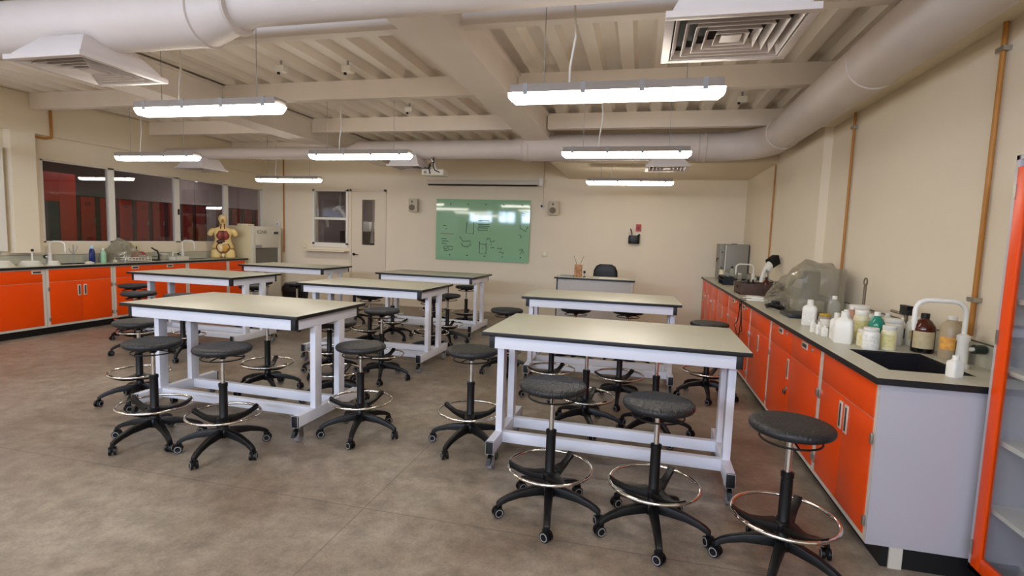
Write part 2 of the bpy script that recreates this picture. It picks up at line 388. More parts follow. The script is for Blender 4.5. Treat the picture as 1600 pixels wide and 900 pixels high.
def diffuser(cx, cy, s, z0, ztop, label, cat='air diffuser'):
    t = thing('air_diffuser', label, cat, (cx, cy, z0), 0, 'square air diffusers under the ducts')
    a, b = s/2-.03, .17
    m = MB(); q = [(a, .045), (b, ztop-z0)]
    vs = [(sx*r, sy*r, z) for (r, z) in ((a, .03), (a, .045), (b, ztop-z0)) for sx, sy in ((-1, -1), (1, -1), (1, 1), (-1, 1))]
    fs = [(i*4+k, i*4+(k+1) % 4, (i+1)*4+(k+1) % 4, (i+1)*4+k) for i in range(2) for k in range(4)]
    m.add(vs, fs).build('plenum', GRILLE, t)
    fr = MB(); h_ = s/2
    fr.box(-h_, h_, -h_, -h_+.04, 0, .03).box(-h_, h_, h_-.04, h_, 0, .03).box(-h_, -h_+.04, -h_+.04, h_-.04, 0, .03).box(h_-.04, h_, -h_+.04, h_-.04, 0, .03)
    fr.build('frame', GRILLE, t, .003)
    MB().box(-h_+.04, h_-.04, -h_+.04, h_-.04, .05, .055).build('throat_shade', DARK, t)  # dark sheet painted in place of the shade behind the louvres
    lv = MB(); k = h_-.05
    while k > .05:
        k2 = k-.02
        for i in range(4):
            c = [(-1, -1), (1, -1), (1, 1), (-1, 1)]; p, q_ = c[i], c[(i+1) % 4]
            lv.add([(p[0]*k, p[1]*k, .004), (q_[0]*k, q_[1]*k, .004), (q_[0]*k2, q_[1]*k2, .042), (p[0]*k2, p[1]*k2, .042),
                    (p[0]*k+p[0]*.003, p[1]*k+p[1]*.003, .004), (q_[0]*k+q_[0]*.003, q_[1]*k+q_[1]*.003, .004), (q_[0]*(k2+.003), q_[1]*(k2+.003), .044), (p[0]*(k2+.003), p[1]*(k2+.003), .044)],
                   [(0, 1, 2, 3), (7, 6, 5, 4), (0, 4, 5, 1), (3, 2, 6, 7)])
        k -= .047
    lv.box(-.045, .045, -.045, .045, .006, .012)
    lv.build('louvres', GRILLE, t)
    return t
diffuser(.36, 2.80, .62, 2.45, 2.72, 'large square ceiling diffuser at the top right beside the fat duct')
diffuser(-3.53, 2.80, .60, 2.45, 2.62, 'square diffuser on a flared box hanging at the upper left')
diffuser(-7.28, 7.60, .56, 2.43, 2.64, 'small flared diffuser above the left windows')
diffuser(-3.44, 7.50, .52, 2.46, 2.64, 'small square diffuser just left of the projector')
diffuser(.28, 7.45, .56, 2.45, 2.60, 'small square diffuser under the duct above the right rear lamp')

# ------------------------------------------------------------------ lamps
HOUSE = mat('lamp_housing', (150, 142, 136), .6)
def tube_lamp(label, glow=None):
    t = thing('linear_lamp', label, 'ceiling lamp', (0, 0, 0), 0, 'suspended fluorescent lamps')
    L, W = 1.26, .13
    h = MB(); h.box(-L/2+.012, L/2-.012, -W/2-.002, W/2+.002, .048, .098); h.build('housing', HOUSE, t, .006)
    p = [(-W/2, .05), (W/2, .05), (W/2-.02, 0), (-W/2+.02, 0)]
    d = MB(); n_ = 4
    vs = []
    for x_, k in ((-L/2, .55), (-L/2+.03, 1), (L/2-.03, 1), (L/2, .55)):
        for (yy, zz) in p: vs.append((x_, yy*(.85 if k < 1 else 1), .05-(.05-zz)*k))
    d.add(vs, [(i*4+k, i*4+(k+1) % 4, (i+1)*4+(k+1) % 4, (i+1)*4+k) for i in range(3) for k in range(4)]+[(3, 2, 1, 0), (12, 13, 14, 15)])
    d.build('diffuser', glow or LAMPM, t)
    for x_ in (-.52, -.17, .17, .52):
        c = MB()
        for sy in (-1, 1): c.box(x_-.014, x_+.014, sy*(W/2)-.004, sy*(W/2)+.006, .035, .101)
        c.box(x_-.014, x_+.014, -W/2+.004, W/2-.004, .098, .101)
        c.build('clip', GREYP, t)
    for x_ in (-.42, .42):
        MB().tube([(x_, 0, .085), (x_, 0, .84)], .0022, 6).build('suspension_wire', GREYP, t)
    MB().tube([(-.26, 0, .085), (-.262, .004, .2), (-.235, 0, .38), (-.25, .004, .6), (-.25, 0, .84)], .007, 8).build('power_cord', WHITEP, t)
    return t
L0 = tube_lamp('big bright linear lamp hanging at top centre right, nearest of its column'); L0.location = (-.215, 3.30, 2.31)
for x_, y_, lb in ((-3.18, 3.39, 'bright linear lamp hanging at the upper left below the flared diffuser'),
    (-6.15, 3.39, 'linear lamp over the left end of the front row, outside the picture'),
    (-.205, 5.5, 'linear lamp in the middle of the right column above the long duct'),
    (-3.18, 5.58, 'linear lamp hanging at centre left just in front of the small diffuser'),
    (-6.12, 5.67, 'linear lamp hanging before the left windows in line with the second row'),
    (-6.05, 8.2, 'small linear lamp furthest back on the left above the incubator'),
    (-.22, 8.15, 'linear lamp furthest back on the right above the teacher desk'),
    (-.2, 1.1, 'linear lamp above the camera on the right'), (-3.18, 1.1, 'linear lamp above the camera in the middle'), (-6.15, 1.1, 'linear lamp above the camera on the left'),
    (-.2, -1.2, 'rear linear lamp on the right'), (-3.18, -1.2, 'rear linear lamp in the middle'), (-6.15, -1.2, 'rear linear lamp on the left')):
    dup(L0, (x_, y_, 2.31), 0, lb)
DIM = mat('dim_lamp_diffuser', (255, 250, 240), .5, emit=(1, .95, .9), es=5.5)
DIM2 = mat('added_store_diffuser', (255, 250, 240), .5, emit=(1, .95, .9), es=14.0)  # glow of the lamps added to brighten the store room
for x_, y_, z_, lb in ((-11.4, 11.9, 2.16, 'thin lamp glowing in the locker room behind the torso model'), (-9.2, 7.6, 2.9, 'added unseen lamp brightening the locker room before the red cabinet'), (-11.3, 12.2, 2.9, 'added unseen lamp brightening the far end of the locker room'), (-6.0, 11.9, 2.75, 'added lamp brightening the dim room behind the sash window'), (-4.8, 11.9, 2.75, 'second added lamp brightening the dim room behind the door')):  # only the thin lamp is seen; the others are added to brighten both rooms
    q = tube_lamp(lb, DIM if y_ < 11.8 or x_ < -8 else DIM2); q.location = (x_, y_, z_-.2); q['group'] = 'lamps of the neighbouring rooms'
    for c in kids(q):
        if c.name.startswith(('suspension', 'power')): c.scale.z = max(.05, (3.15-z_+.115)/.84)
for (x_, y_, lb) in ((-3.58, 4.75, 'white sensor box on the deck, left of the pair in the centre bay'), (-2.9, 4.85, 'white sensor box on the deck, right of the pair in the centre bay'), (-3.0, 6.5, 'small white sensor box on the deck behind the second beam'), (.99, 6.4, 'white sensor box on the deck beside the right duct')):
    t = thing('sensor_box', lb, 'sensor', (x_, y_, 3.15), 0, 'sensor boxes on the deck')
    MB().box(-.05, .05, -.04, .04, -.11, -.05).build('housing', WHITEP, t, .005)
    MB().tube([(0, 0, -.05), (0, 0, .0)], .012).build('stem', GREYP, t)
    MB().lathe([(.014, 0), (.016, -.02)], (-.03, 0, -.11), 12).build('lens', BLACKP, t)

# ------------------------------------------------------------------ conduits
def conduit(label, pts, r=.014, clamps=()):
    b = pts[0]; t = thing('conduit_pipe', label, 'pipe', b, 0, 'orange conduit pipes')
    MB().tube([(p[0]-b[0], p[1]-b[1], p[2]-b[2]) for p in pts], r, 10).build('pipe', PIPE, t)
    for c in clamps: MB().box(c[0]-b[0]-.02, c[0]-b[0]+.02, c[1]-b[1]-.035, c[1]-b[1]+.035, c[2]-b[2]-.012, c[2]-b[2]+.012).build('clamp', STEEL, t)
conduit('orange conduit on the right wall nearest the tall cabinet', [(1.80, 3.42, 1.02), (1.80, 3.42, 2.69)], .013, [(1.80, 3.42, 2.55), (1.80, 3.42, 1.22)])
conduit('orange conduit on the right wall behind the plastic covered machine', [(1.80, 5.44, 1.02), (1.80, 5.44, 2.69)], .011, [(1.80, 5.44, 2.56)])
conduit('thin orange conduit furthest along the right wall near the corner', [(1.72, 7.95, 1.15), (1.72, 7.95, 2.58)], .010, [(1.72, 7.95, 1.28)])
conduit('orange conduit running up the back wall beside the incubator', [(-7.48, 9.975, 1.0), (-7.48, 9.975, 3.12)], .014)
conduit('short orange elbow conduit high on the left wall', [(-7.91, 5.70, 3.12), (-7.91, 5.70, 2.66), (-7.91, 5.69, 2.62), (-7.93, 5.62, 2.60), (-7.93, 5.47, 2.60)], .016)

# ------------------------------------------------------------------ tables
def make_table(label):
    t = thing('lab_table', label, 'table', (0, 0, 0), 0, 'mobile laboratory tables')
    tp = MB(); tp.box(-.765, .765, -.435, .435, .876, .9, top=1); tp.build('tabletop', [EDGE, TOP], t, .0015)
    for s in (-1, 1):
        MB().box(-.69, .69, min(s*.40, s*.36), max(s*.40, s*.36), .797, .875).build('apron', FRAME, t, .002)
        MB().box(min(s*.728, s*.688), max(s*.728, s*.688), -.362, .362, .797, .875).build('apron', FRAME, t, .002)
        for u in (-1, 1):
            MB().box(min(s*.726, s*.691), max(s*.726, s*.691), min(u*.398, u*.363), max(u*.398, u*.363), .797, .875).build('corner_cap', EDGE, t, .002)
            y0 = .08 if u > 0 else -.215
            MB().box(s*.708-.022, s*.708+.022, u*.148-.038, u*.148+.038, .19, .797).build('leg', FRAME, t, .002)
            c = MB(); c.mi = 0
            c.box(s*.708-.03, s*.708+.03, u*.34-.03, u*.34+.03, .106, .115)
            c.box(s*.708-.02, s*.708-.016, u*.34-.02, u*.34+.02, .035, .108).box(s*.708+.016, s*.708+.02, u*.34-.02, u*.34+.02, .035, .108)
            c.mi = 1; c.lathe([(.028, -.015), (.038, -.012), (.038, .012), (.028, .015)], (s*.708, u*.34, .038), 20, 'x')
            c.mi = 2; c.prism([(-.035, .06), (-.02, .105), (-.055, .09), (-.075, .05)] if u < 0 else [(.035, .06), (.02, .105), (.055, .09), (.075, .05)], s*.708-.012, s*.708+.012, 'x')
            k = len(c.v)-8
            c.v[k:] = [(p[0], p[1]+u*.34, p[2]) for p in c.v[k:]]
            c.build('caster', [STEEL, RUBBER, BLACKP], t)
        f = MB(); f.box(s*.708-.025, s*.708+.025, -.375, .375, .115, .195); f.mi = 1
        f.box(s*.708-.0255, s*.708+.0255, -.39, -.375, .114, .196).box(s*.708-.0255, s*.708+.0255, .375, .39, .114, .196)
        f.build('foot_rail', [FRAME, EDGE], t, .0015)
        MB().box(-.684, .684, s*.15-.024, s*.15+.024, .118, .188).build('stretcher', FRAME, t, .002)
    return t
G = 'mobile laboratory tables'
T0 = make_table('white framed lab table nearest on the right with the pale top'); T0.location = (-.14, 3.475, 0); T0.rotation_euler.z = math.radians(-1.0)
for x_, y_, a, lb in ((-2.955, 3.515, -1.5, 'white framed lab table nearest on the left'),
    (-2.93, 5.55, -1.5, 'white framed lab table in the second row, centre of the room'),
    (-.37, 5.56, 1.5, 'white framed lab table in the second row before the teacher desk'),
    (-5.36, 5.63, 0, 'white framed lab table in the second row beside the left counter'),
    (-5.53, 7.70, 1, 'white framed lab table in the third row beside the incubator'),
    (-3.0, 7.50, -1.5, 'white framed lab table in the third row in front of the green glass board')):
    dup(T0, (x_, y_, 0), math.radians(a), lb)

# ------------------------------------------------------------------ stools
def make_stool():
    t = thing('lab_stool', '', 'stool', (0, 0, 0), 0, 'black swivel laboratory stools')
    b = MB()
    for k in range(5):
        a = 2*PI*k/5; ca, sa = math.cos(a), math.sin(a)
        secs = [(.02, .135, .024, .024), (.08, .133, .024, .022), (.16, .122, .021, .018), (.225, .102, .019, .015), (.262, .084, .018, .015), (.285, .066, .017, .014)]
        vs = []; fs = []
        for (r, z, w_, h_) in secs:
            for (u, v) in ((-w_, -h_), (w_, -h_), (w_*.75, h_), (-w_*.75, h_)):
                vs.append((r*ca-u*sa, r*sa+u*ca, z+v))
        m = len(secs)
        for i in range(m-1):
            for q in range(4): fs.append((i*4+q, i*4+(q+1) % 4, (i+1)*4+(q+1) % 4, (i+1)*4+q))
        fs += [(3, 2, 1, 0), tuple((m-1)*4+q for q in range(4))]
        b.add(vs, fs)
    b.lathe([(.036, .10), (.042, .115), (.042, .15), (.03, .168)], n=20)
    b.build('star_base', BLACKP, t, .004)
    for k in range(5):
        a = 2*PI*k/5; R = .278; cx, cy = R*math.cos(a), R*math.sin(a)
        c = MB(); c.mi = 0
        for s in (-1, 1):
            off = s*.014
            c.mi = 0; c.lathe([(.014, off-.008), (.027, off-.007), (.0275, off), (.027, off+.007), (.014, off+.008)], (0, 0, .0275), 18, 'y')
            c.mi = 1; c.lathe([(.0175, off+s*.0085), (.021, off+s*.0095), (.0215, off+s*.007)], (0, 0, .0275), 18, 'y')
            c.mi = 0; c.lathe([(.001, off+s*.0085), (.016, off+s*.0105), (.017, off+s*.008)], (0, 0, .0275), 18, 'y')
        c.mi = 0; c.box(-.022, .018, -.006, .006, .02, .062).lathe([(.008, .05), (.008, .075)], (0, 0, 0), 10)
        th = a+[.9, 2.2, -.6, 1.5, .2][k]
        cc, ss = math.cos(th), math.sin(th)
        c.v = [(p[0]*cc-p[1]*ss+cx, p[0]*ss+p[1]*cc+cy, p[2]) for p in c.v]
        c.build('caster', [BLACKP, GREYP], t)
    MB().lathe([(.030, .15), (.030, .17), (.0265, .175), (.0255, .44), (.0285, .443), (.0285, .462), (.02, .466)], n=20).build('column_cover', BLACKP, t)
    br = MB(); br.lathe([(.036, .19), (.044, .196), (.046, .226), (.036, .236)], n=20)
    for k in range(3):
        a = 2*PI*k/3+.5; ca, sa = math.cos(a), math.sin(a)
        secs = [(.03, .215, .040, .018), (.08, .214, .028, .015), (.14, .222, .019, .012), (.19, .243, .016, .012), (.222, .262, .020, .013)]
        vs = []; fs = []
        for (r, z, w_, h_) in secs:
            for (u, v) in ((-w_, -h_), (w_, -h_), (w_, h_), (-w_, h_)): vs.append((r*ca-u*sa, r*sa+u*ca, z+v))
        m = len(secs)
        for i in range(m-1):
            for q in range(4): fs.append((i*4+q, i*4+(q+1) % 4, (i+1)*4+(q+1) % 4, (i+1)*4+q))
        fs += [(3, 2, 1, 0), tuple((m-1)*4+q for q in range(4))]
        br.add(vs, fs)
    br.build('foot_ring_bracket', BLACKP, t, .003)
    MB().ring(.222, .0085, (0, 0, .258), 44, 10).build('foot_ring', CHROME, t)
    MB().tube([(0, 0, -.40), (0, 0, -.05)], .0135, 16).build('gas_lift', CHROME, t, loc=(0, 0, .7))
    st = MB(); st.lathe([(.05, -.048), (.10, -.046), (.158, -.042), (.172, -.034), (.178, -.022), (.176, -.010), (.168, -.002), (.14, .001), (.07, .001), (.01, .001)], n=40)
    st.build('seat', SEAT, t, loc=(0, 0, .7))
    u = MB(); u.lathe([(.018, -.085), (.03, -.07), (.055, -.05)], n=16)
    for k in range(4):
        a = PI/2*k+.4; u.tube([(.03*math.cos(a), .03*math.sin(a), -.062), (.12*math.cos(a), .12*math.sin(a), -.05)], .008, 6)
    u.build('seat_mount', BLACKP, t, loc=(0, 0, .7))
    hr = MB(); hr.ring(.128, .0045, (0, 0, -.078), 36, 6)
    for k in range(3):
        a = 2*PI*k/3; hr.tube([(.02*math.cos(a), .02*math.sin(a), -.066), (.128*math.cos(a), .128*math.sin(a), -.078)], .004, 6)
    hr.build('height_lever_ring', BLACKP, t, loc=(0, 0, .7))
    return t
ST = [
 (-.41, 2.72, .72, -82, 'black stool in front of the nearest right table, left of the front pair'),
 (.13, 2.69, .69, -84, 'black stool in front of the nearest right table, right of the front pair'),
 (.70, 2.54, .695, 32, 'large black stool nearest the camera in front of the orange cabinet doors'),
 (-1.10, 3.46, .70, -108, 'black stool against the left end of the nearest right table'),
 (-1.93, 3.42, .67, -74, 'black stool at the right end of the nearest left table'),
 (-2.61, 2.86, .71, -84, 'black stool in front of the nearest left table, right of the front pair'),
 (-3.18, 2.87, .70, -98, 'black stool in front of the nearest left table, left of the front pair'),
 (-4.01, 3.49, .69, -130, 'black stool at the left end of the nearest left table'),
 (-3.27, 4.12, .70, -40, 'black stool behind the nearest left table, seat hidden by the tabletop'),
 (-2.56, 4.10, .70, -60, 'black stool behind the nearest left table, seen between its right legs'),
 (-3.08, 4.82, .70, -100, 'black stool in front of the central table, left one mostly hidden'),
 (-2.50, 4.84, .715, -66, 'black stool in front of the central table with its round seat in full view'),
 (-3.33, 6.12, .69, -70, 'black stool behind the central table on its left side'),
 (-2.50, 6.14, .70, -90, 'black stool behind the central table seen beyond its right legs'),
 (-3.35, 6.80, .68, -100, 'black stool in front of the third row centre table, left one'),
 (-2.54, 6.83, .67, -60, 'black stool in front of the third row centre table, right one'),
 (-2.69, 8.08, .68, -50, 'black stool behind the third row centre table on its right side'),
 (-3.25, 8.08, .68, -110, 'black stool behind the third row centre table on its left side'),
 (-1.38, 5.56, .70, -140, 'black stool at the left end of the second row right table'),
 (.68, 5.33, .73, -90, 'black stool between the second row right table and the orange cabinets'),
 (-.36, 4.10, .70, -72, 'black stool just behind the nearest right table, left one under its top'),
 (.17, 4.12, .70, -66, 'black stool just behind the nearest right table, right one under its top'),
 (-.76, 4.86, .70, -80, 'black stool in front of the second row right table, left one'),
 (-.13, 4.86, .70, -90, 'black stool in front of the second row right table, right one'),
 (-.70, 6.18, .68, -90, 'black stool behind the second row right table, left one'),
 (-.10, 6.20, .69, -60, 'black stool behind the second row right table, right one'),
 (-5.58, 4.88, .71, -120, 'black stool in front of the second row left table, left one'),
 (-4.96, 4.86, .72, -60, 'black stool in front of the second row left table, right one'),
 (-6.42, 5.55, .70, -30, 'black stool between the left counter and the second row left table'),
 (-5.25, 6.32, .69, -80, 'black stool behind the second row left table, right one'),
 (-5.62, 6.93, .68, -20, 'black stool in front of the third row left table, left one'),
 (-4.97, 6.92, .70, -50, 'black stool in front of the third row left table beside the black bin'),
 (-4.48, 7.72, .70, -100, 'black stool at the right end of the third row left table'),
]
P0 = make_stool()
for i, (x_, y_, h_, a, lb) in enumerate(ST):
    if i == 0: o = P0; o.location = (x_, y_, 0); o.rotation_euler.z = math.radians(a); o['label'] = lb
    else: o = dup(P0, (x_, y_, 0), math.radians(a), lb)
    for c in kids(o):
        if c.location.z > .1: c.location.z = h_

# ------------------------------------------------------------------ counters
RIM = mat('handle_rim', (206, 200, 186), .4)
SLOT = mat('handle_recess', (64, 60, 56), .5)
def pull(t, F, u, z, L, vert, parent):
    """recessed rectangular pull: pale rim with a darker slot"""
    m = MB(); w_ = .022
    if vert: F(m, u-w_, u+w_, -.009, -.004, z-L/2, z+L/2); m.mi = 1; F(m, u-w_+.009, u+w_-.009, -.0095, -.008, z-L/2+.012, z+L/2-.012)
    else: F(m, u-L/2, u+L/2, -.009, -.004, z-w_, z+w_); m.mi = 1; F(m, u-L/2+.012, u+L/2-.012, -.0095, -.008, z-w_+.009, z+w_-.009)
    m.build('handle', [RIM, SLOT], parent, .001)
def cabinet(side, y0, y1, doors, drawers, label, group, depth=.62, hand=None, lock=()):
    xf = 1.10 if side > 0 else -7.48
    t = thing('base_cabinet', label, 'cabinet', (xf, (y0+y1)/2, 0), 0, group)
    W = y1-y0; c0 = -W/2
    def F(m, u0, u1, d0, d1, z0, z1):
        if side > 0: m.box(d0, d1, u0, u1, z0, z1)
        else: m.box(-d1, -d0, u0, u1, z0, z1)
    if side < 0: depth = .50
    b = MB()
    if 'sink' in label or 'torso' in label:
        F(b, c0, c0+W, 0, depth, .10, .66); F(b, c0, c0+W, 0, .03, .66, .868); F(b, c0, c0+.02, .03, depth, .66, .868); F(b, c0+W-.02, c0+W, .03, depth, .66, .868)
    else: F(b, c0, c0+W, 0, depth, .10, .868)
    b.build('carcass', CARC, t)
    b = MB(); F(b, c0, c0+W, .07, depth-.02, 0, .10); b.build('plinth', PLINTH, t)
    g = .030 if side > 0 else .036
    zt, zs = .855, (.69 if drawers is not None else .855)
    # drawers or a false front across the top
    nd = len(drawers) if drawers else 1
    if drawers is not None:
        uu = W-2*g
        for k in range(max(nd, 1)):
            a = c0+g+uu*k/max(nd, 1); e = c0+g+uu*(k+1)/max(nd, 1)
            m = MB(); F(m, a+.0015, e-.0015, -.005, 0, zs+.002, zt)
            o = m.build('drawer' if drawers else 'false_front', ORANGE, t, .0025)
            if drawers:
                pull(t, F, (a+e)/2+drawers[k], .828, .12, False, o)
                if side > 0:
                    lk = MB(); F(lk, (a+e)/2-.18, (a+e)/2-.16, -.012, -.004, .82, .84); lk.build('lock', STEEL, o, .002)
    for k, (fa, fb, hu) in enumerate(doors):
        a = c0+g+(W-2*g)*fa; e = c0+g+(W-2*g)*fb
        m = MB(); F(m, a+.0015, e-.0015, -.005, 0, .130, zs-.002)
        o = m.build('door', ORANGE, t, .0025)
        if hu is not None: pull(t, F, hu-(y0+y1)/2, .585 if side > 0 else .56, .15, True, o)
        s = -1 if (hu is None or hu-(y0+y1)/2 > (a+e)/2) else 1
        for z in (.60, .20):
            hg = MB(); p = a-.006 if s < 0 else e+.006
            F(hg, p-.008, p+.008, -.012, -.0, z-.024, z+.024); hg.build('hinge', STEEL, o, .002)
        if k in lock:
            lk = MB(); F(lk, hu-(y0+y1)/2-.015, hu-(y0+y1)/2+.015, -.012, -.004, .43, .455); lk.mi = 1; F(lk, hu-(y0+y1)/2-.002, hu-(y0+y1)/2+.03, -.022, -.010, .395, .428)
            lk.build('lock', [STEEL, BLACKP], o, .002)
    return t
GR, GL = 'orange base cabinets along the right wall', 'orange base cabinets along the left wall'
r1 = cabinet(1, 2.705, 3.49, [(0, .5, 3.045), (.5, 1, 3.125)], [], 'orange two-door cabinet under the sink at the near end of the right counter', GR)
r1p = MB().box(0, .62, -.397, -.3925, .10, .868); r1p.build('end_panel', PANEL, r1)
MB().box(.10, .155, -.402, -.3935, 0, .10).build('plinth_bracket', RIM, r1)
cabinet(1, 3.495, 4.785, [(0, .5, None), (.5, 1, 4.185)], [.0, .0], 'wide orange cabinet with two drawers and a lock beside the sink cabinet', GR, lock=(1,))
cabinet(1, 4.79, 5.63, [(0, 1, 5.21)], [], 'orange single-door cabinet between the two drawer cabinets', GR)
cabinet(1, 5.635, 6.97, [(0, .5, None), (.5, 1, 6.40)], [.0, .0], 'orange drawer cabinet with black cables hanging over its front', GR)
cabinet(1, 6.975, 7.92, [(0, 1, 7.45)], [], 'orange single-door cabinet just beyond the cabinet with the cables', GR)
cabinet(1, 7.925, 8.60, [(0, 1, 8.25)], [], 'orange single-door cabinet third from the far end of the right counter', GR)
cabinet(1, 8.605, 9.34, [(0, 1, 9.0)], [], 'orange single-door cabinet next to last at the far right end', GR)
cabinet(1, 9.345, 9.85, [(0, 1, 9.6)], [], 'narrow orange cabinet last before the back wall on the right', GR)
cabinet(-1, 3.9, 5.23, [(0, .5, None), (.5, 1, None)], [.0, .25], 'orange drawer cabinet cut by the left edge of the picture', GL)
cabinet(-1, 5.235, 6.14, [(0, .5, 5.65), (.5, 1, 5.73)], [], 'orange two-door cabinet under the left sink with a pair of handles', GL)
cabinet(-1, 6.145, 7.45, [(0, .5, None), (.5, 1, None)], [.0, .0], 'orange two-drawer cabinet behind the second row left table', GL)
cabinet(-1, 7.455, 8.36, [(0, .5, None), (.5, 1, None)], [], 'orange cabinet on the left wall below the torso model', GL)
cabinet(-1, 8.365, 8.84, [(0, 1, None)], [], 'narrow orange end cabinet beside the incubator', GL)
def worktop(x0, x1, y0, y1, holes, label, back):
    t = thing('worktop', label, 'worktop', ((x0+x1)/2, (y0+y1)/2, .87))
    ox, oy = (x0+x1)/2, (y0+y1)/2; m = MB(); y = y0
    for (hx0, hx1, hy0, hy1) in holes:
        m.box(x0-ox, x1-ox, y-oy, hy0-oy, 0, .03, top=1); m.box(x0-ox, hx0-ox, hy0-oy, hy1-oy, 0, .03, top=1); m.box(hx1-ox, x1-ox, hy0-oy, hy1-oy, 0, .03, top=1); y = hy1
    m.box(x0-ox, x1-ox, y-oy, y1-oy, 0, .03, top=1)
    m.build('slab', [EDGE, TOP], t, smooth=False)
    b = MB(); bx0, bx1 = (x1-.02, x1) if back > 0 else (x0, x0+.02)
    b.box(bx0-ox, bx1-ox, y0-oy, y1-oy, .03, .147); b.mi = 1; b.box(bx0-ox-.001, bx1-ox+.001, y0-oy, y1-oy, .147, .15)
    b.build('backsplash', [TOP, EDGE], t)
    return t
worktop(1.07, 1.735, 2.67, 9.88, [(1.20, 1.56, 2.88, 3.40)], 'long pale worktop with black edge along the right wall', 0.5)
worktop(-8.0, -7.455, 3.85, 8.87, [(-7.90, -7.68, 5.60, 6.00), (-7.90, -7.70, 7.80, 8.20)], 'pale worktop with black edge below the left windows', -1)
def basin(x0, x1, y0, y1, label):
    t = thing('sink_basin', label, 'sink', ((x0+x1)/2, (y0+y1)/2, .895)); a, b = (x1-x0)/2-.002, (y1-y0)/2-.002; d = .2
    m = MB(); m.box(-a, a, -b, -b+.012, -d, -.004).box(-a, a, b-.012, b, -d, -.004).box(-a, -a+.012, -b+.012, b-.012, -d, -.004).box(a-.012, a, -b+.012, b-.012, -d, -.004).box(-a, a, -b, b, -d-.012, -d)
    m.build('bowl', SINKM, t); MB().lathe([(.03, -d), (.03, -d+.004), (.02, -d+.004)], n=16).build('drain', STEEL, t)
    return t
basin(1.20, 1.56, 2.88, 3.40, 'dark rectangular sink sunk in the near end of the right worktop')
basin(-7.90, -7.68, 5.60, 6.00, 'dark sink in the left worktop in front of the first tall faucet')
basin(-7.90, -7.70, 7.80, 8.20, 'dark sink in the left worktop beside the torso model')
def faucet(x, y, rz, label, H=.36, reach=.30, col=WHITEP):
    t = thing('lab_faucet', label, 'faucet', (x, y, .9), rz, 'white gooseneck laboratory faucets')
    MB().lathe([(.034, 0), (.034, .012), (.026, .02), (.024, .13), (.028, .14), (.028, .16), (.014, .17)], n=20).build('body', col, t)
    k = .055
    pts = [(0, 0, .16), (0, 0, H-k)]+[(k-k*math.cos(a), 0, H-k+k*math.sin(a)) for a in (PI/8, PI/4, 3*PI/8, PI/2)]+[(reach-k, 0, H)]+[(reach-k+k*math.sin(a), 0, H-k+k*math.cos(a)) for a in (PI/8, PI/4, 3*PI/8, PI/2)]+[(reach, 0, H-.09)]
    MB().tube(pts, .0115, 14).build('spout', col, t)
    MB().lathe([(.012, 0), (.014, -.02), (.006, -.075)], (reach, 0, H-.085), 14).build('serrated_nozzle', col, t)
    MB().tube([(0, 0, .09), (-.055, -.012, .095)], .011, 12).build('valve_stem', col, t)
    m = MB(); m.tube([(-.05, -.011, .095), (-.10, -.022, .095)], .024, 10); m.build('valve_knob', mat('dark_green_knob', (22, 40, 34), .4), t)
    return t
faucet(1.60, 3.09, math.radians(175), 'white gooseneck faucet beside the sink on the right worktop', .33, .215)
faucet(-7.93, 5.62, math.radians(18), 'white gooseneck faucet at the first left sink below the red cabinet', .31, .20)
faucet(-7.92, 7.80, math.radians(18), 'white gooseneck faucet beside the torso model', .33, .20)

# tall cabinet with glass door
def tall_cabinet(loc, W, D, H, colr, label, face=-1, hinge=1, group=None):
    t = thing('tall_cabinet', label, 'cabinet', loc, 0 if face < 0 else PI, group)
    b = MB(); z0 = .09
    b.box(0, .018, W/2-.026, W/2-.02, z0, H).box(0, .018, -W/2, W/2, z0, z0+.028).box(0, D, -W/2, -W/2+.02, z0, H).box(0, D, W/2-.02, W/2, z0, H).box(0, D, -W/2, W/2, H-.02, H).box(0, D, -W/2, W/2, z0, z0+.03).box(D-.01, D, -W/2, W/2, z0, H)
    b.build('carcass', PANEL, t, .001)
    MB().box(.04, D, -W/2+.01, W/2-.01, 0, z0).build('plinth', PLINTH, t)
    for k in range(1, 6):
        MB().box(.03, D-.01, -W/2+.02, W/2-.02, z0+(H-z0)*k/6-.01, z0+(H-z0)*k/6+.01).build('shelf', WHITEP, t)
    f = .085; zt = H-.05
    d = MB(); d.box(-.006, .012, -W/2+.02, -W/2+f, z0+.03, zt).box(-.006, .012, W/2-f, W/2-.026, z0+.03, zt).box(-.006, .012, -W/2+f, W/2-f, z0+.03, z0+.01+f).box(-.006, .012, -W/2+f, W/2-f, zt-f, zt)
    o = d.build('door', colr, t, .002)
    MB().box(.001, .005, -W/2+f, W/2-f, z0+.01+f, zt-f).build('door_glass', GLASSC, o)
    for z in (H-.15, H*.6, .2): MB().box(-.010, .0, W/2-.034, W/2-.018, z-.03, z+.03).build('hinge', STEEL, o)
    MB().box(-.016, -.005, -W/2+.03, -W/2+.055, .85, 1.02).build('handle', STEEL, o, .002)
    return t
tall_cabinet((1.48, 2.20, 0), .88, .335, 1.88, ORANGE, 'tall orange framed glass door cabinet at the right edge')

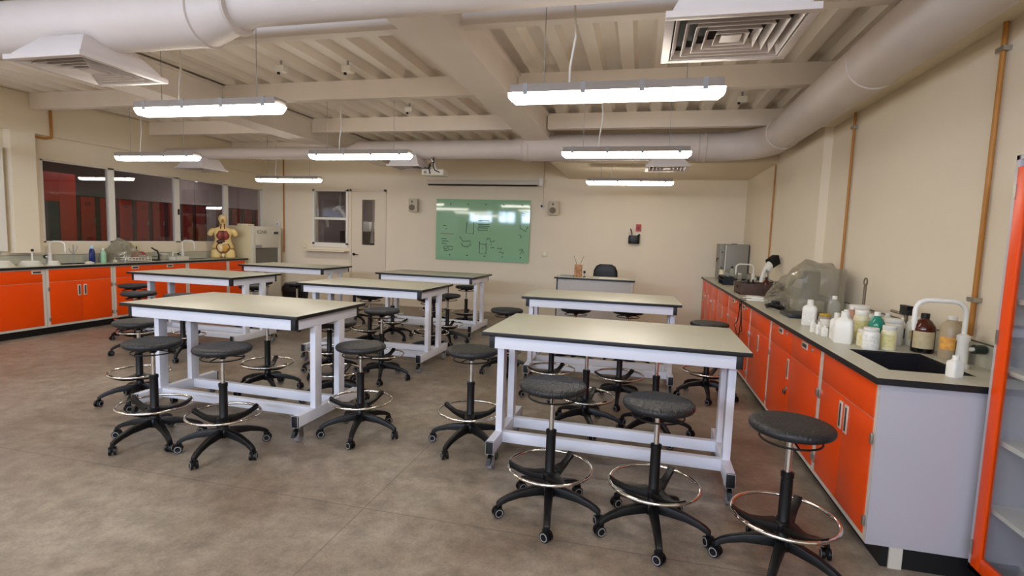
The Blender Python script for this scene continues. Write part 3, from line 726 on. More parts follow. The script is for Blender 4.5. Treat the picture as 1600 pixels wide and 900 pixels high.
# ------------------------------------------------------------------ adjoining room furniture
def red_cab():
    t = thing('tall_cabinet', 'tall red cabinet with dark glass seen behind the leftmost window pane', 'cabinet', (-9.5, 6.72, 0))
    m = MB(); m.box(-.5, -.02, -.48, .48, 0, 2.30); m.build('carcass', RED, t, .003)
    d = MB(); d.box(-.02, 0, -.47, -.36, .1, 2.28).box(-.02, 0, .20, .47, .1, 2.28).box(-.02, 0, -.36, .20, 1.82, 2.28).box(-.02, 0, -.36, .20, .1, .3)
    o = d.build('door', RED, t, .002)
    MB().box(-.018, -.012, -.36, .20, .3, 1.82).build('door_glass', mat('dark_panel', (84, 80, 82), .2), o)
red_cab()
def locker(label):
    t = thing('locker', label, 'locker', (0, 0, 0), 0, 'red lockers behind the internal window')
    MB().box(-.45, 0, -.19, .19, .05, 2.0).build('carcass', REDD, t, .003)
    for z0, z1 in ((.08, 1.02), (1.04, 1.98)):
        o = MB().box(0, .02, -.135, .135, z0, z1).build('door', RED, t, .004)
        for zz in (z1-.16, z0+.10):
            v = MB()
            for k in range(3): v.box(.02, .024, -.06, .06, zz+k*.025, zz+k*.025+.010)
            v.build('vent', REDD, o)
        MB().box(.02, .035, .14-.03, .14-.01, (z0+z1)/2-.03, (z0+z1)/2+.06).build('latch', STEEL, o, .002)
    return t
k0 = locker('red locker in the adjoining room, first beside the tall red cabinet'); k0.location = (-10.5, 8.15, 0)
ords = ['second', 'third', 'fourth', 'fifth', 'sixth', 'seventh', 'eighth']
for i in range(7): dup(k0, (-10.5, 8.54+i*.39, 0), 0, 'red locker in the adjoining room, %s in the row from the tall red cabinet' % ords[i])
for i, w_ in enumerate(('left', 'middle', 'right')): dup(k0, (-10.5, 12.05+i*.45, 0), 0, 'red locker seen above the incubator, %s of the far three' % w_)
# things in the dim room behind the sash window
t = thing('fume_arm', 'white jointed extraction arm seen through the sash window', 'extraction arm', (-6.58, 10.75, 2.99))
MB().tube([(-.1, .1, 0), (-.1, .1, -.95)], .02, 12).build('ceiling_column', GREYP, t)
MB().tube([(-.38, 0, -1.2), (-.34, 0, -1.42)], .035, 12).build('arm_stub', WHITEP, t)
MB().tube([(-.1, .1, -.95), (-.18, 0, -1.02), (-.08, 0, -.98), (.02, 0, -1.06), (.16, 0, -1.30), (.24, 0, -1.45)], .033, 12).build('upper_hose', WHITEP, t)
MB().tube([(.36, 0, -1.22), (.26, 0, -1.40), (.14, 0, -1.52), (.14, 0, -1.66), (.22, 0, -1.74), (.18, 0, -1.86)], [.033, .033, .035, .035, .04, .06], 12).build('hood', WHITEP, t)
t = thing('fume_arm', 'white vertical extraction hose seen through the door glass', 'extraction arm', (-5.80, 10.75, 2.99))
MB().tube([(0, 0, 0), (.0, 0, -.7), (.02, 0, -1.2), (-.01, 0, -1.5), (-.02, 0, -1.74)], [.016, .016, .018, .026, .045], 12).build('hose', WHITEP, t)
t = thing('shelf_unit', 'dark bench with pale boxes in the room behind the sash window', 'bench', (-6.6, 12.2, 0))
MB().box(-.9, .9, 0, .6, 0, 1.5).build('bench', mat('dark_bench', (84, 76, 74), .6), t, .01)
MB().box(-.5, -.1, .05, .35, 1.5, 1.75).build('box', PAPER, t, .01)
MB().box(.1, .6, .05, .35, 1.5, 1.68).build('box', PAPER, t, .01)

# ------------------------------------------------------------------ back wall fittings
t = thing('glass_board', 'green glass writing board covered with marker sketches on the back wall', 'writing board', (-3.03, 9.96, 1.595))
GB = mat('green_glass', (138, 184, 146), .05, spec=.5)
MB().box(-.95, .95, -.008, .0, -.595, .595).build('glass_panel', GB, t)
for zz in (.5, -.5):
    for k in range(5): MB().lathe([(.012, -.016), (.012, .035)], (-.65+k*.36, 0, zz), 12, 'y').build('standoff', BLACKP, t)
INK = mat('marker_ink', (28, 32, 34), .6); INKR = mat('faded_red_ink', (150, 96, 70), .6)
def P2(u, v): return (-.95+1.9*u, -.0095, .595-1.19*v)      # u right, v down, as shares of the board
def strokes(name, lines, m=INK, r=.0055):
    b = MB()
    for l in lines: b.tube([P2(*q) for q in l], r, 5)
    b.build(name, m, t)
strokes('sketch', [[(.34, .37), (.33, .55), (.41, .56), (.41, .37)], [(.26, .61), (.30, .69), (.38, .68), (.385, .74), (.35, .78), (.30, .77), (.28, .72)]])
strokes('sketch', [[(.46, .34), (.58, .34)], [(.46, .40), (.58, .40)], [(.46, .43), (.58, .43)], [(.46, .46), (.56, .46)], [(.46, .50), (.56, .50), (.56, .46), (.46, .46), (.46, .50)]])
strokes('sketch', [[(.48, .72), (.55, .73)], [(.48, .68), (.48, .88), (.55, .88), (.55, .70)], [(.515, .78), (.52, .80)], [(.55, .66), (.57, .62), (.59, .64), (.60, .69), (.64, .66)], [(.60, .72), (.61, .73)]])
strokes('handwriting', [[(.06, .66), (.08, .65), (.10, .66), (.12, .65)], [(.07, .70), (.10, .69), (.14, .70)], [(.07, .74), (.09, .73), (.12, .745)], [(.08, .78), (.19, .78), (.19, .83), (.10, .86), (.09, .80)], [(.10, .81), (.12, .83), (.13, .80), (.15, .82)]])
strokes('handwriting', [[(.60, .78), (.63, .77), (.64, .785)], [(.67, .79), (.69, .78), (.71, .80), (.72, .77)], [(.69, .85), (.71, .84), (.73, .87), (.74, .84)], [(.08, .44), (.11, .44)], [(.11, .48), (.12, .49)]])
strokes('handwriting', [[(.05, .57), (.08, .565), (.10, .575), (.13, .57), (.16, .575), (.19, .57)]], INKR, .005)
strokes('sketch', [[(.90, .40), (.90, .44), (.96, .50), (1.0-.02, .42)], [(.90, .55), (.92, .60)], [(.90, .80), (.93, .78), (.95, .84), (.91, .86), (.93, .80)], [(.92, .21), (.95, .22), (.94, .25), (.92, .24)]])
t = thing('projection_screen', 'long slim rolled projection screen case above the green board', 'projection screen', (-3.03, 9.9, 2.48))
MB().box(-1.13, 1.13, -.05, .05, -.01, .07).build('case', mat('screen_case', (206, 198, 182), .5), t, .012)
MB().tube([(-1.10, -.02, -.02), (1.08, -.02, -.02)], .016, 10).build('bottom_bar', BLACKP, t)
MB().box(1.12, 1.19, -.06, .09, -.03, .12).build('end_bracket', WHITEP, t, .004)
t = thing('cable_drop', 'pale cable trunking dropping from the duct to a black plug right of the board', 'cable', (-1.86, 9.97, 2.12))
MB().box(-.015, .015, -.015, .03, 0, 1.0).build('trunking', WALL, t)
MB().box(-.03, .03, -.03, .03, -.07, .0).build('socket_box', WHITEP, t, .004)
MB().box(-.018, .018, -.045, -.03, -.055, -.015).build('plug', BLACKP, t, .002)
def speaker(x, lb):
    t = thing('wall_speaker', lb, 'speaker', (x, 9.93, 2.05), math.radians(12), 'cream wall speakers')
    SP = mat('speaker_cream', (196, 184, 160), .5)
    MB().box(-.09, .09, -.07, .05, -.13, .13).build('cabinet', SP, t, .012)
    MB().lathe([(.06, -.075), (.055, -.08), (.02, -.074), (.005, -.074)], (-.02, 0, -.045), 24, 'y').build('woofer', mat('speaker_grille', (120, 108, 88), .7), t)
    MB().lathe([(.022, -.074), (.02, -.078), (.005, -.074)], (-.02, 0, .07), 16, 'y').build('tweeter', MATS['speaker_grille'], t)
    MB().box(-.02, .02, .05, .08, -.03, .03).build('bracket', GREYP, t)
speaker(-4.46, 'cream wall speaker between the door and the green board')
speaker(-1.63, 'cream wall speaker right of the green board')
t = thing('wall_pouch', 'black pocket holding tools fixed to the back wall', 'organiser', (-.13, 9.94, 1.44))
m = MB(); m.loft([(0, 0, 0, .095, .045), (0, 0, .02, .10, .05), (0, 0, .13, .10, .05), (0, 0, .15, .085, .045)], 20, 4); m.build('pouch', BLACKP, t)
MB().tube([(-.03, 0, .12), (-.05, 0, .22), (-.07, 0, .27)], .009, 8).build('scissor_handle', BLACKP, t)
MB().tube([(.05, 0, .13), (.10, -.01, .17)], .016, 8).build('marker', BLACKP, t)
MB().tube([(-.085, .01, .12), (-.09, .01, .25)], .008, 8).build('brush', WHITEP, t)
t = thing('wall_notice', 'small red card stuck above the black wall pocket', 'notice', (-.06, 9.985, 1.73))
MB().box(-.047, .047, -.004, .01, -.065, .065).build('card', mat('red_card', (178, 44, 34), .5), t)
MB().lathe([(.02, -.006), (.02, -.004)], (0, 0, -.01), 14, 'y').build('symbol', mat('dark_red', (90, 16, 16), .5), t)
for x_, z_, lb in ((-1.78, 1.19, 'cream power socket below the cable drop'), (-7.0, 1.16, 'cream switch plate left of the sash window ledge')):
    t = thing('wall_socket', lb, 'socket', (x_, 9.985, z_)); MB().box(-.045, .045, -.01, .012, -.06, .06).build('plate', CREAMP, t, .004); MB().box(-.02, .02, -.013, -.01, -.02, .02).build('insert', WHITEP, t)
t = thing('wall_box', 'small white square control box on the wall above the incubator', 'control box', (-7.62, 9.97, 1.60)); MB().box(-.05, .05, -.02, .02, -.05, .05).build('cover', WHITEP, t, .006); MB().lathe([(.02, -.024), (.02, -.02)], (0, 0, 0), 12, 'y').build('dial', GREYP, t)
# projector
t = thing('projector', 'white projector with loose black cables hanging before the rolled screen', 'projector', (-3.03, 7.5, 2.345))
m = MB(); m.box(-.17, .17, -.12, .12, 0, .09); m.build('body', WHITEP, t, .015)
MB().lathe([(.035, .10), (.038, .14), (.03, .145)], (.12, 0, .045), 16, 'y').build('lens', BLACKP, t)
MB().lathe([(.02, -.125), (.02, -.118)], (-.11, 0, .045), 14, 'y').build('vent', GREYP, t)
m = MB(); m.box(-.05, .05, -.05, .05, .09, .11).tube([(0, 0, .1), (-.02, 0, .18), (-.05, 0, .26)], .024, 10); m.build('ceiling_mount', WHITEP, t)
m = MB(); m.tube([(-.06, -.13, .09), (-.03, -.14, .17), (.03, -.12, .19), (.02, -.12, .24), (-.0, -.08, .27)], .008, 6).tube([(.12, -.13, .04), (.05, -.15, .07), (.02, -.14, .14), (.03, -.13, .20), (-.02, -.10, .26)], .008, 6).tube([(-.03, -.13, .02), (-.04, -.15, .10), (-.01, -.14, .15)], .008, 6)
m.tube([(-.06, -.1, .10), (-.15, -.05, .12), (-.25, 0, .13)], .007, 6); m.build('cables', BLACKP, t)

# ------------------------------------------------------------------ teacher desk, chair, bin
t = thing('teacher_desk', 'small grey fronted desk at the back wall', 'desk', (-.66, 8.33, 0))
MB().box(-.605, .605, -.31, .31, .875, .9, top=1).build('desktop', [EDGE, TOP], t, .001)
GP = mat('desk_grey', (176, 170, 164), .5)
MB().box(-.57, .55, -.28, -.26, .06, .875).build('front_panel', GP, t, .002)
for s in (-1, 1): MB().box(s*.565-.015, s*.565+.015, -.28, .28, 0, .875).build('side_panel', GP, t, .002)
MB().box(.30, .52, -.288, -.28, .12, .70).build('door', GP, t, .002); MB().box(-.50, .26, -.286, -.28, .12, .70).build('front_inset', GP, t, .002)
t = thing('office_chair', 'black office chair behind the teacher desk with its rounded back showing', 'chair', (-.55, 8.95, 0))
m = MB(); m.loft([(0, 0, .66, .14, .02), (0, 0, .72, .19, .025), (0, 0, .86, .205, .03), (0, 0, .98, .195, .03), (0, 0, 1.05, .16, .025), (0, 0, 1.085, .10, .015)], 28, 3); m.build('backrest', BLACKP, t)
m = MB(); m.box(-.22, .22, .08, .52, .50, .57); m.build('seat', BLACKP, t, .02)
m = MB(); m.tube([(0, .02, .72), (0, .10, .5), (0, .25, .48)], .02); m.build('back_support', BLACKP, t)
m = MB(); m.tube([(0, .3, .5), (0, .3, .1)], .025)
for k in range(5): m.tube([(0, .3, .1), (.27*math.cos(k*1.2566), .3+.27*math.sin(k*1.2566), .06)], [.025, .016])
m.build('base', BLACKP, t)
for k in range(5): MB().lathe([(.02, -.02), (.03, -.015), (.03, .015), (.02, .02)], (.27*math.cos(k*1.2566), .3+.27*math.sin(k*1.2566), .03), 14, 'x').build('caster', BLACKP, t)
t = thing('pencil_box', 'tall brown patterned box with two long wires on the teacher desk', 'container', (-.93, 8.28, .9))
MB().box(-.055, .055, -.05, .05, 0, .19).build('box', mat('patterned_card', (168, 120, 78), .6, var=.55, scale=34), t, .004)
for s in (-1, 1): MB().tube([(s*.03, 0, .19), (s*.045, 0, .25), (s*.08, 0, .33)], .004, 6).build('wire', mat('cane', (150, 120, 80), .6), t)
t = thing('desk_figurine', 'small black ball ornament on a stand on the teacher desk', 'ornament', (-.83, 8.26, .9))
MB().lathe([(.02, 0), (.02, .01), (.004, .014), (.004, .06)], n=12).build('stand', BLACKP, t); MB().ellip((0, 0, .08), .02, .02, .022, 12, 8).build('ball', BLACKP, t)
t = thing('papers', 'thin stack of grey papers at the left end of the teacher desk', 'papers', (-1.1, 8.3, .9)); MB().box(-.10, .10, -.10, .10, 0, .012).build('sheets', mat('grey_paper', (150, 156, 160), .6), t)
tag(MB().box(-.6, -.35, 8.2, 8.35, .9, .904).build('paper_sheet', PAPER), 'white paper sheet lying on the teacher desk', 'paper')
t = thing('trash_bin', 'black swing-top waste bin beside the third row left table', 'bin', (-5.30, 7.34, 0))
m = MB(); m.loft([(0, 0, 0, .12, .12), (0, 0, .5, .16, .16), (0, 0, .52, .165, .165)], 24, 5); m.build('body', BLACKP, t)
m = MB(); m.loft([(0, 0, .52, .17, .17), (0, 0, .58, .165, .165), (0, 0, .64, .12, .14)], 24, 5); m.build('lid', BLACKP, t)

# ------------------------------------------------------------------ incubator
t = thing('incubator', 'cream upright incubator with a dark window at the end of the left counter', 'incubator', (-7.68, 9.36, 0))
INC = mat('incubator_cream', (212, 198, 160), .45); INF = mat('incubator_front', (212, 206, 190), .45)
m = MB(); m.box(-.27, .24, -.43, .41, .05, 1.53); m.build('cabinet', INC, t, .008)
f = MB(); f.box(.24, .28, -.43, -.35, .05, 1.53).box(.24, .28, .34, .41, .05, 1.53).box(.24, .28, -.35, .34, 1.10, 1.53).box(.24, .28, -.35, .34, .05, .62)
f.build('front', INF, t, .004)
MB().box(.245, .255, -.35, .34, .62, 1.10).build('window', mat('incubator_glass', (104, 100, 90), .12), t)
MB().box(.28, .29, .14, .33, 1.36, 1.46).build('control_panel', INF, t, .003); MB().box(.29, .294, .18, .31, 1.38, 1.43).build('display', mat('display_dark', (42, 46, 42), .3), t)
MB().box(.28, .283, -.35, -.17, 1.10, 1.16).build('sticker', GREYP, t)
for s in (-1, 1):
    for u in (-1, 1): MB().lathe([(.025, 0), (.02, .05)], (s*.2, u*.36, 0), 12).build('foot', BLACKP, t)
def text_mesh(name, body, size, m, parent, loc, rot):
    cu = bpy.data.curves.new(name, 'FONT'); cu.body = body; cu.size = size; cu.extrude = .001
    tmp = bpy.data.objects.new(name, cu); C.objects.link(tmp)
    bpy.context.view_layer.update()
    me = bpy.data.meshes.new_from_object(tmp.evaluated_get(bpy.context.evaluated_depsgraph_get()))
    bpy.data.objects.remove(tmp); me.materials.clear(); me.materials.append(m); me.name = name
    o = bpy.data.objects.new(name, me); C.objects.link(o); o.parent = parent; o.location = loc; o.rotation_euler = rot
    return o
text_mesh('lettering', 'ICENIK', .095, mat('grey_lettering', (96, 92, 80), .5), t, (.282, -.31, 1.385), (PI/2, 0, PI/2))
tag(MB().box(-7.86, -7.62, 9.05, 9.25, 1.53, 1.57).build('folded_towel', CREAMP, bevel=.006), 'flat pale pad lying on top of the incubator', 'pad')

# ------------------------------------------------------------------ torso model
t = thing('torso_model', 'anatomical torso model with open chest and coloured organs on the left counter', 'anatomical model', (-7.72, 8.52, .9), math.atan2(-8.5, 7.72)+PI/2)
b = MB()
b.loft([(0, 0, .17, .20, .10), (0, 0, .22, .185, .095), (0, 0, .32, .135, .085), (0, 0, .40, .135, .09), (0, 0, .48, .155, .095), (0, 0, .54, .175, .085), (0, 0, .565, .14, .065), (0, 0, .585, .08, .052), (0, 0, .60, .052, .048), (0, -.005, .66, .045, .045), (0, -.01, .67, .052, .06), (0, -.012, .70, .066, .078), (0, -.008, .75, .075, .085), (0, -.004, .79, .066, .075), (0, 0, .82, .035, .04), (0, 0, .825, .01, .01)], 32, 2.3)
for s in (-1, 1):
    b.loft([(s*.115, 0, 0, .085, .085), (s*.112, 0, .02, .095, .09), (s*.105, 0, .10, .10, .095), (s*.09, 0, .19, .10, .09)], 24, 2)
    b.tube([(s*.12, 0, .525), (s*.17, 0, .52), (s*.20, 0, .48), (s*.225, 0, .41)], [.05, .055, .053, .046], 16)
b.build('body', TORSO, t)
for c in kids(t):
    ms = c.modifiers.new('sub', 'SUBSURF'); ms.levels = ms.render_levels = 1
LUNG = mat('lung_red', (150, 62, 48), .45); LIV = mat('liver_brown', (66, 30, 26), .4); GUT = mat('intestine_yellow', (206, 158, 66), .5); STO = mat('stomach_cream', (230, 206, 160), .45); HRT = mat('heart_red', (120, 34, 34), .4)
MB().ellip((0, -.060, .43), .112, .045, .115).build('rib_opening', mat('cavity_brown', (96, 44, 34), .5), t)
for s in (-1, 1): MB().ellip((s*.048, -.078, .435), .047, .036, .09).build('lung', LUNG, t)
MB().ellip((.012, -.098, .42), .032, .026, .04).build('heart', HRT, t)
MB().ellip((-.035, -.085, .315), .075, .03, .04).build('liver', LIV, t)
MB().ellip((.03, -.086, .285), .055, .03, .028).build('stomach', STO, t)
MB().ellip((.028, -.075, .19), .06, .045, .075).build('intestine', GUT, t)
MB().ellip((-.038, -.078, .185), .048, .042, .07).build('intestine', STO, t)
MB().tube([(.115*math.cos(a)*.93, -.098+.02*abs(math.cos(a)), .205+.10*math.sin(a)) for a in [PI*.05+PI*1.9*i/24-PI*1.45 for i in range(25)]], .011, 8).build('colon', mat('colon_brown', (110, 52, 36), .5), t)
for s in (-1, 1): MB().tube([(s*.03, -.075, .50), (s*.032, -.06, .57), (s*.026, -.05, .65)], .011, 8).build('artery', HRT, t)
MB().ellip((.0, -.082, .71), .022, .02, .035).build('face_section', mat('face_section', (170, 110, 60), .5), t)
MB().ellip((.005, -.052, .775), .045, .045, .03).build('brain', STO, t)
MB().ellip((0, -.088, .06), .03, .02, .04).build('pelvis_section', STO, t)

# ------------------------------------------------------------------ bottles
LBLY = mat('yellow_label', (214, 202, 140), .6, var=.12, scale=60); LBLW = mat('printed_white_label', (226, 222, 210), .6, var=.16, scale=80); LBLC = mat('tan_label', (190, 172, 132), .6, var=.08, scale=50); LBLO = mat('orange_label', (222, 160, 70), .6, var=.2, scale=50)
BASE = []
def bottle(x, y, h, r, kind, body, label, lab=None, cap=WHITEP, liquid=None, base=.9, cat='bottle', name='bottle', group='chemical bottles on the right worktop', rz=0):
    t = thing(name, label, cat, (x, y, base), rz, group)
    if kind == 'jar':
        pr = [(r*.92, 0), (r, .006), (r, h*.72), (r*.9, h*.80), (r*.78, h*.84), (r*.78, h*.86)]
        MB().lathe(pr, n=24).build('body', body, t); MB().lathe([(r*.86, h*.84), (r*.88, h*.85), (r*.88, h*.98), (r*.82, h)], n=24).build('cap', cap, t)
        lz0, lz1, lr = h*.12, h*.66, r
    elif kind == 'round':
        pr = [(r*.92, 0), (r, .008), (r, h*.60), (r*.94, h*.68), (r*.62, h*.80), (r*.34, h*.87), (r*.32, h*.90)]
        MB().lathe(pr, n=24).build('body', body, t); MB().lathe([(r*.38, h*.88), (r*.38, h*.99), (r*.34, h)], n=18).build('cap', cap, t)
        lz0, lz1, lr = h*.12, h*.55, r
    elif kind == 'square':
        m = MB(); m.loft([(0, 0, 0, r*.95, r*.75), (0, 0, .006, r, r*.8), (0, 0, h*.66, r, r*.8), (0, 0, h*.74, r*.85, r*.68), (0, 0, h*.80, r*.42, r*.40), (0, 0, h*.84, r*.40, r*.40)], 28, 5); m.build('body', body, t)
        MB().lathe([(r*.46, h*.82), (r*.46, h*.99), (r*.42, h)], n=18).build('cap', cap, t)
        lz0, lz1, lr = h*.15, h*.58, None
    elif kind == 'jug':
        m = MB(); m.lathe([(r*.95, 0), (r, .008), (r, h*.70), (r*.86, h*.80), (r*.5, h*.89), (r*.36, h*.92), (r*.36, h*.94)], n=24); m.build('body', body, t)
        MB().lathe([(r*.42, h*.92), (r*.42, h), (r*.38, h+.002)], n=18).build('cap', cap, t)
        MB().tube([(r*.5, 0, h*.87), (r*.95, 0, h*.88), (r*1.12, 0, h*.78), (r*.98, 0, h*.62)], .007, 8).build('handle', body, t)
        lz0, lz1, lr = h*.22, h*.52, r
    if liquid: MB().lathe([(r*1.004, .004), (r*1.004, h*liquid[0])], n=24).build('liquid', liquid[1], t)
    if lab:
        if lr:
            m = MB(); N = 14; a0 = math.radians(-150); a1 = math.radians(-30); vs = []
            for k in range(N+1):
                a = a0+(a1-a0)*k/N
                for z in (lz0, lz1): vs.append((lr*1.012*math.cos(a), lr*1.012*math.sin(a), z))
            m.add(vs, [(2*k, 2*k+2, 2*k+3, 2*k+1) for k in range(N)])
            m.build('paper_label', lab, t)
        else: MB().box(-r*.7, r*.7, -r*.81, -r*.80, lz0, lz1).build('paper_label', lab, t)
    return t
R_ = math.radians(-22)
bottle(1.25, 4.33, .19, .048, 'square', WHITEP, 'white square bottle standing alone in front of the plastic covered machine', LBLW, rz=-.4)
bottle(1.32, 4.22, .105, .042, 'jar', mat('grey_jar', (150, 136, 118), .4), 'small jar with a yellow and red lid beside the lone white bottle', LBLW, mat('yellow_lid', (186, 150, 40), .5))
bottle(1.48, 4.55, .21, .045, 'round', CLEARB, 'clear glass bottle with a white cap behind the jars', None)
bottle(1.18, 3.99, .084, .018, 'square', WHITEP, 'tiny white bottle, first of three along the worktop edge', LBLW)
bottle(1.19, 3.90, .086, .019, 'square', WHITEP, 'tiny white bottle, middle of three along the worktop edge', LBLW)
bottle(1.20, 3.82, .076, .019, 'square', WHITEP, 'tiny white bottle, last of three beside the big white square bottle', LBLW)
bottle(1.24, 3.61, .195, .050, 'square', WHITEP, 'plain white square bottle nearest the worktop edge', None, rz=-.5)
bottle(1.25, 3.77, .165, .038, 'square', WHITEP, 'plain white bottle just behind the big white square bottle', None, rz=-.3)
bottle(1.36, 3.95, .171, .035, 'round', WHITEP, 'slim white bottle with a screw cap in the middle of the cluster', LBLW)
bottle(1.50, 4.25, .165, .035, 'round', mat('pinkish_tan', (176, 132, 108), .45), 'pinkish tan bottle with a white cap at the back of the cluster', None)
bottle(1.33, 3.555, .10, .036, 'jar', CREAMP, 'short cream jar beneath the yellow labelled bottle', LBLY)
bottle(1.40, 3.80, .19, .044, 'jar', CREAMP, 'tall cream jar with a big yellow label left of the green bottle', LBLY, rz=R_)
bottle(1.41, 3.60, .205, .045, 'round', GREENB, 'bottle of green liquid with a wide white cap', None, liquid=None)
bottle(1.33, 3.455, .125, .045, 'jar', WHITEP, 'squat white jar with a printed label in front of the green bottle', LBLW, rz=R_)
bottle(1.43, 3.475, .14, .040, 'jar', CREAMP, 'cream jar with a yellow label beside the amber bottle', LBLY, rz=R_-.3)
bottle(1.55, 3.72, .155, .053, 'jar', MILKY, 'wide milky tub behind the yellow labelled jar', None)
bottle(1.655, 3.86, .15, .023, 'round', WHITEP, 'small white bottle with a blue and tan label', mat('blue_label', (60, 70, 120), .6, var=.5, scale=40))
bottle(1.60, 3.47, .225, .056, 'round', AMBER, 'large amber glass bottle half full of black liquid beside the sink', LBLC, cap=BLACKP, liquid=(.28, mat('black_liquid', (12, 10, 10), .15)), rz=R_)
bottle(1.66, 3.70, .18, .050, 'jug', MILKY, 'milky jug with a handle behind the amber bottle', LBLC)
bottle(1.665, 3.33, .23, .052, 'jug', TANJUG, 'tan translucent jug with an orange label behind the faucet', LBLO, rz=R_)
bottle(1.665, 3.22, .16, .028, 'round', AMBER, 'small brown bottle half hidden behind the tan jug', None, cap=BLACKP)
bottle(1.45, 2.84, .10, .030, 'square', WHITEP, 'small white bottle standing at the near rim of the sink', None, rz=.4)
bottle(1.60, 4.40, .165, .075, 'jar', MILKY, 'wide milky tub at the back of the bottle cluster', None)
bottle(1.66, 4.08, .15, .040, 'round', MILKY, 'milky bottle with a tall white cap near the black clamp', None)
bottle(1.56, 4.05, .14, .040, 'jar', CREAMP, 'cream jar at the back between the milky tub and the green bottle', None)
bottle(1.50, 3.93, .15, .036, 'round', MILKY, 'milky round bottle in the middle of the back row', LBLW)
bottle(1.23, 3.69, .12, .028, 'square', WHITEP, 'short white bottle tucked beside the plain white bottle', LBLW)
t = thing('ring_stand_hook', 'thin metal rod topped by a ring rising behind the bottles', 'stand', (1.68, 4.55, .9))
MB().tube([(0, 0, .01), (0, 0, .30)], .010, 10).build('rod', mat('dull_metal', (120, 108, 88), .45, .6), t)
MB().tube([(.028*math.sin(a), .028*math.cos(a)*-1, .33+.028*math.cos(a+PI/2)) if False else (.0, .028*math.cos(a), .33+.028*math.sin(a)) for a in [2*PI*i/20 for i in range(20)]], .006, 8, True).build('ring', MATS['dull_metal'], t)
MB().box(-.06, .06, -.04, .04, 0, .012).build('foot', MATS['dull_metal'], t, .003)
t = thing('gas_valve', 'black clamp block on a bar at the back of the bottle cluster', 'valve', (1.69, 4.0-.10, .9))
MB().tube([(0, 0, 0), (0, 0, .17)], .012, 10).build('post', mat('dull_metal', (120, 108, 88), .45, .6), t)
MB().prism([(-.055, .165), (.055, .165), (.05, .20), (.055, .225), (-.055, .225), (-.045, .20)], -.02, .02, 'x').build('block', BLACKP, t, .004)
MB().tube([(0, .02, .165), (-.02, .16, .17)], .010, 8).build('bar', MATS['dull_metal'], t)

# ------------------------------------------------------------------ plastic covered machines
def hull(name, pts, m, parent, amp=.012, cuts=5, seed=0):
    bm = bmesh.new()
    for p in pts: bm.verts.new(p)
    r = bmesh.ops.convex_hull(bm, input=bm.verts)
    junk = [g for g in r.get('geom_interior', []) if isinstance(g, bmesh.types.BMVert)]
    if junk: bmesh.ops.delete(bm, geom=junk, context='VERTS')
    bmesh.ops.subdivide_edges(bm, edges=bm.edges, cuts=cuts, use_grid_fill=True)
    zmin = min(v.co.z for v in bm.verts)
    for v in bm.verts:
        k = min(1, (v.co.z-zmin)/.06)
        nv = noise.noise_vector(v.co*7+Vector((seed, 0, 0)))
        v.co += nv*amp*k*1.6
        if v.co.z < zmin: v.co.z = zmin
    bmesh.ops.recalc_face_normals(bm, faces=bm.faces)
    me = bpy.data.meshes.new(name); bm.to_mesh(me); bm.free(); me.materials.append(m)
    o = bpy.data.objects.new(name, me); C.objects.link(o)
    if parent: o.parent = parent
    return o
def microscope(label, loc, rz, s=1, group=None, colr=None):
    t = thing('microscope', label, 'microscope', loc, rz, group); c1 = colr or BLACKP
    MB().box(-.07*s, .07*s, -.10*s, .10*s, 0, .03*s).build('foot', c1, t, .008*s)
    MB().tube([(0, .08*s, .02*s), (0, .09*s, .15*s), (0, .05*s, .26*s), (0, 0, .28*s)], .022*s, 12).build('arm', c1, t)
    MB().box(-.05*s, .05*s, -.06*s, .05*s, .11*s, .122*s).build('stage', BLACKP, t)
    MB().tube([(0, 0, .28*s), (0, -.09*s, .34*s)], .018*s, 12).build('eyepiece', BLACKP, t)
    MB().tube([(0, -.01*s, .26*s), (0, -.02*s, .15*s)], .012*s, 12).build('objective', STEEL, t)
    return t
t = thing('covered_machine', 'bench machine under a crumpled clear plastic cover on the right worktop', 'covered equipment', (1.50, 5.5, .9))
hull('plastic_cover', [(-.20, -.50, 0), (.21, -.50, 0), (.21, .55, 0), (-.22, .55, 0), (-.12, -.44, .40), (.20, -.46, .38), (-.02, -.10, .46), (.20, -.10, .44), (-.15, .45, .18), (.12, .5, .2), (-.2, .1, .2), (-.2, -.4, .2)], FILM, t, .02, 5)
MB().box(-.10, .12, -.28, -.02, .004, .10).build('machine_base', mat('machine_cream', (196, 184, 150), .5), t, .01)
MB().box(-.02, .10, -.20, -.06, .10, .36).build('machine_column', mat('machine_grey', (120, 108, 88), .5), t, .02)
MB().tube([(.04, -.1, .33), (-.04, .12, .30), (-.06, .22, .22)], .035, 12).build('machine_arm', MATS['machine_cream'], t)
MB().box(-.16, -.04, .22, .36, .004, .06).build('stage', BLACKP, t, .01)
MB().tube([(-.10, .25, .16), (-.14, .33, .20)], .03, 10).build('knob', BLACKP, t)
t = thing('covered_microscope', 'microscope under a crumpled clear plastic bag on the left worktop', 'covered equipment', (-7.80, 6.62, .9))
hull('plastic_cover', [(-.12, -.36, 0), (.12, -.32, 0), (.12, .32, 0), (-.14, .32, 0), (-.04, -.22, .26), (.0, -.12, .37), (.04, .02, .30), (-.05, .2, .14), (.06, .25, .08), (-.1, -.3, .15)], FILM, t, .018, 5, 9)
MB().box(-.05, .05, -.14, .06, .004, .03).build('foot', GREYP, t, .005); MB().tube([(0, .0, .02), (0, .0, .2), (0, -.08, .27)], .022, 10).build('arm', GREYP, t)
tag(MB().box(1.20, 1.52, 4.68, 4.98, .9, .93).build('black_tray', mat('black_tray', (26, 28, 34), .35), bevel=.004), 'flat black tray lying in front of the plastic covered machine', 'tray')
t = thing('cable_coil', 'loose coil of black cable on the right worktop before the covered machine', 'cable', (1.24, 5.32, .9))
m = MB()
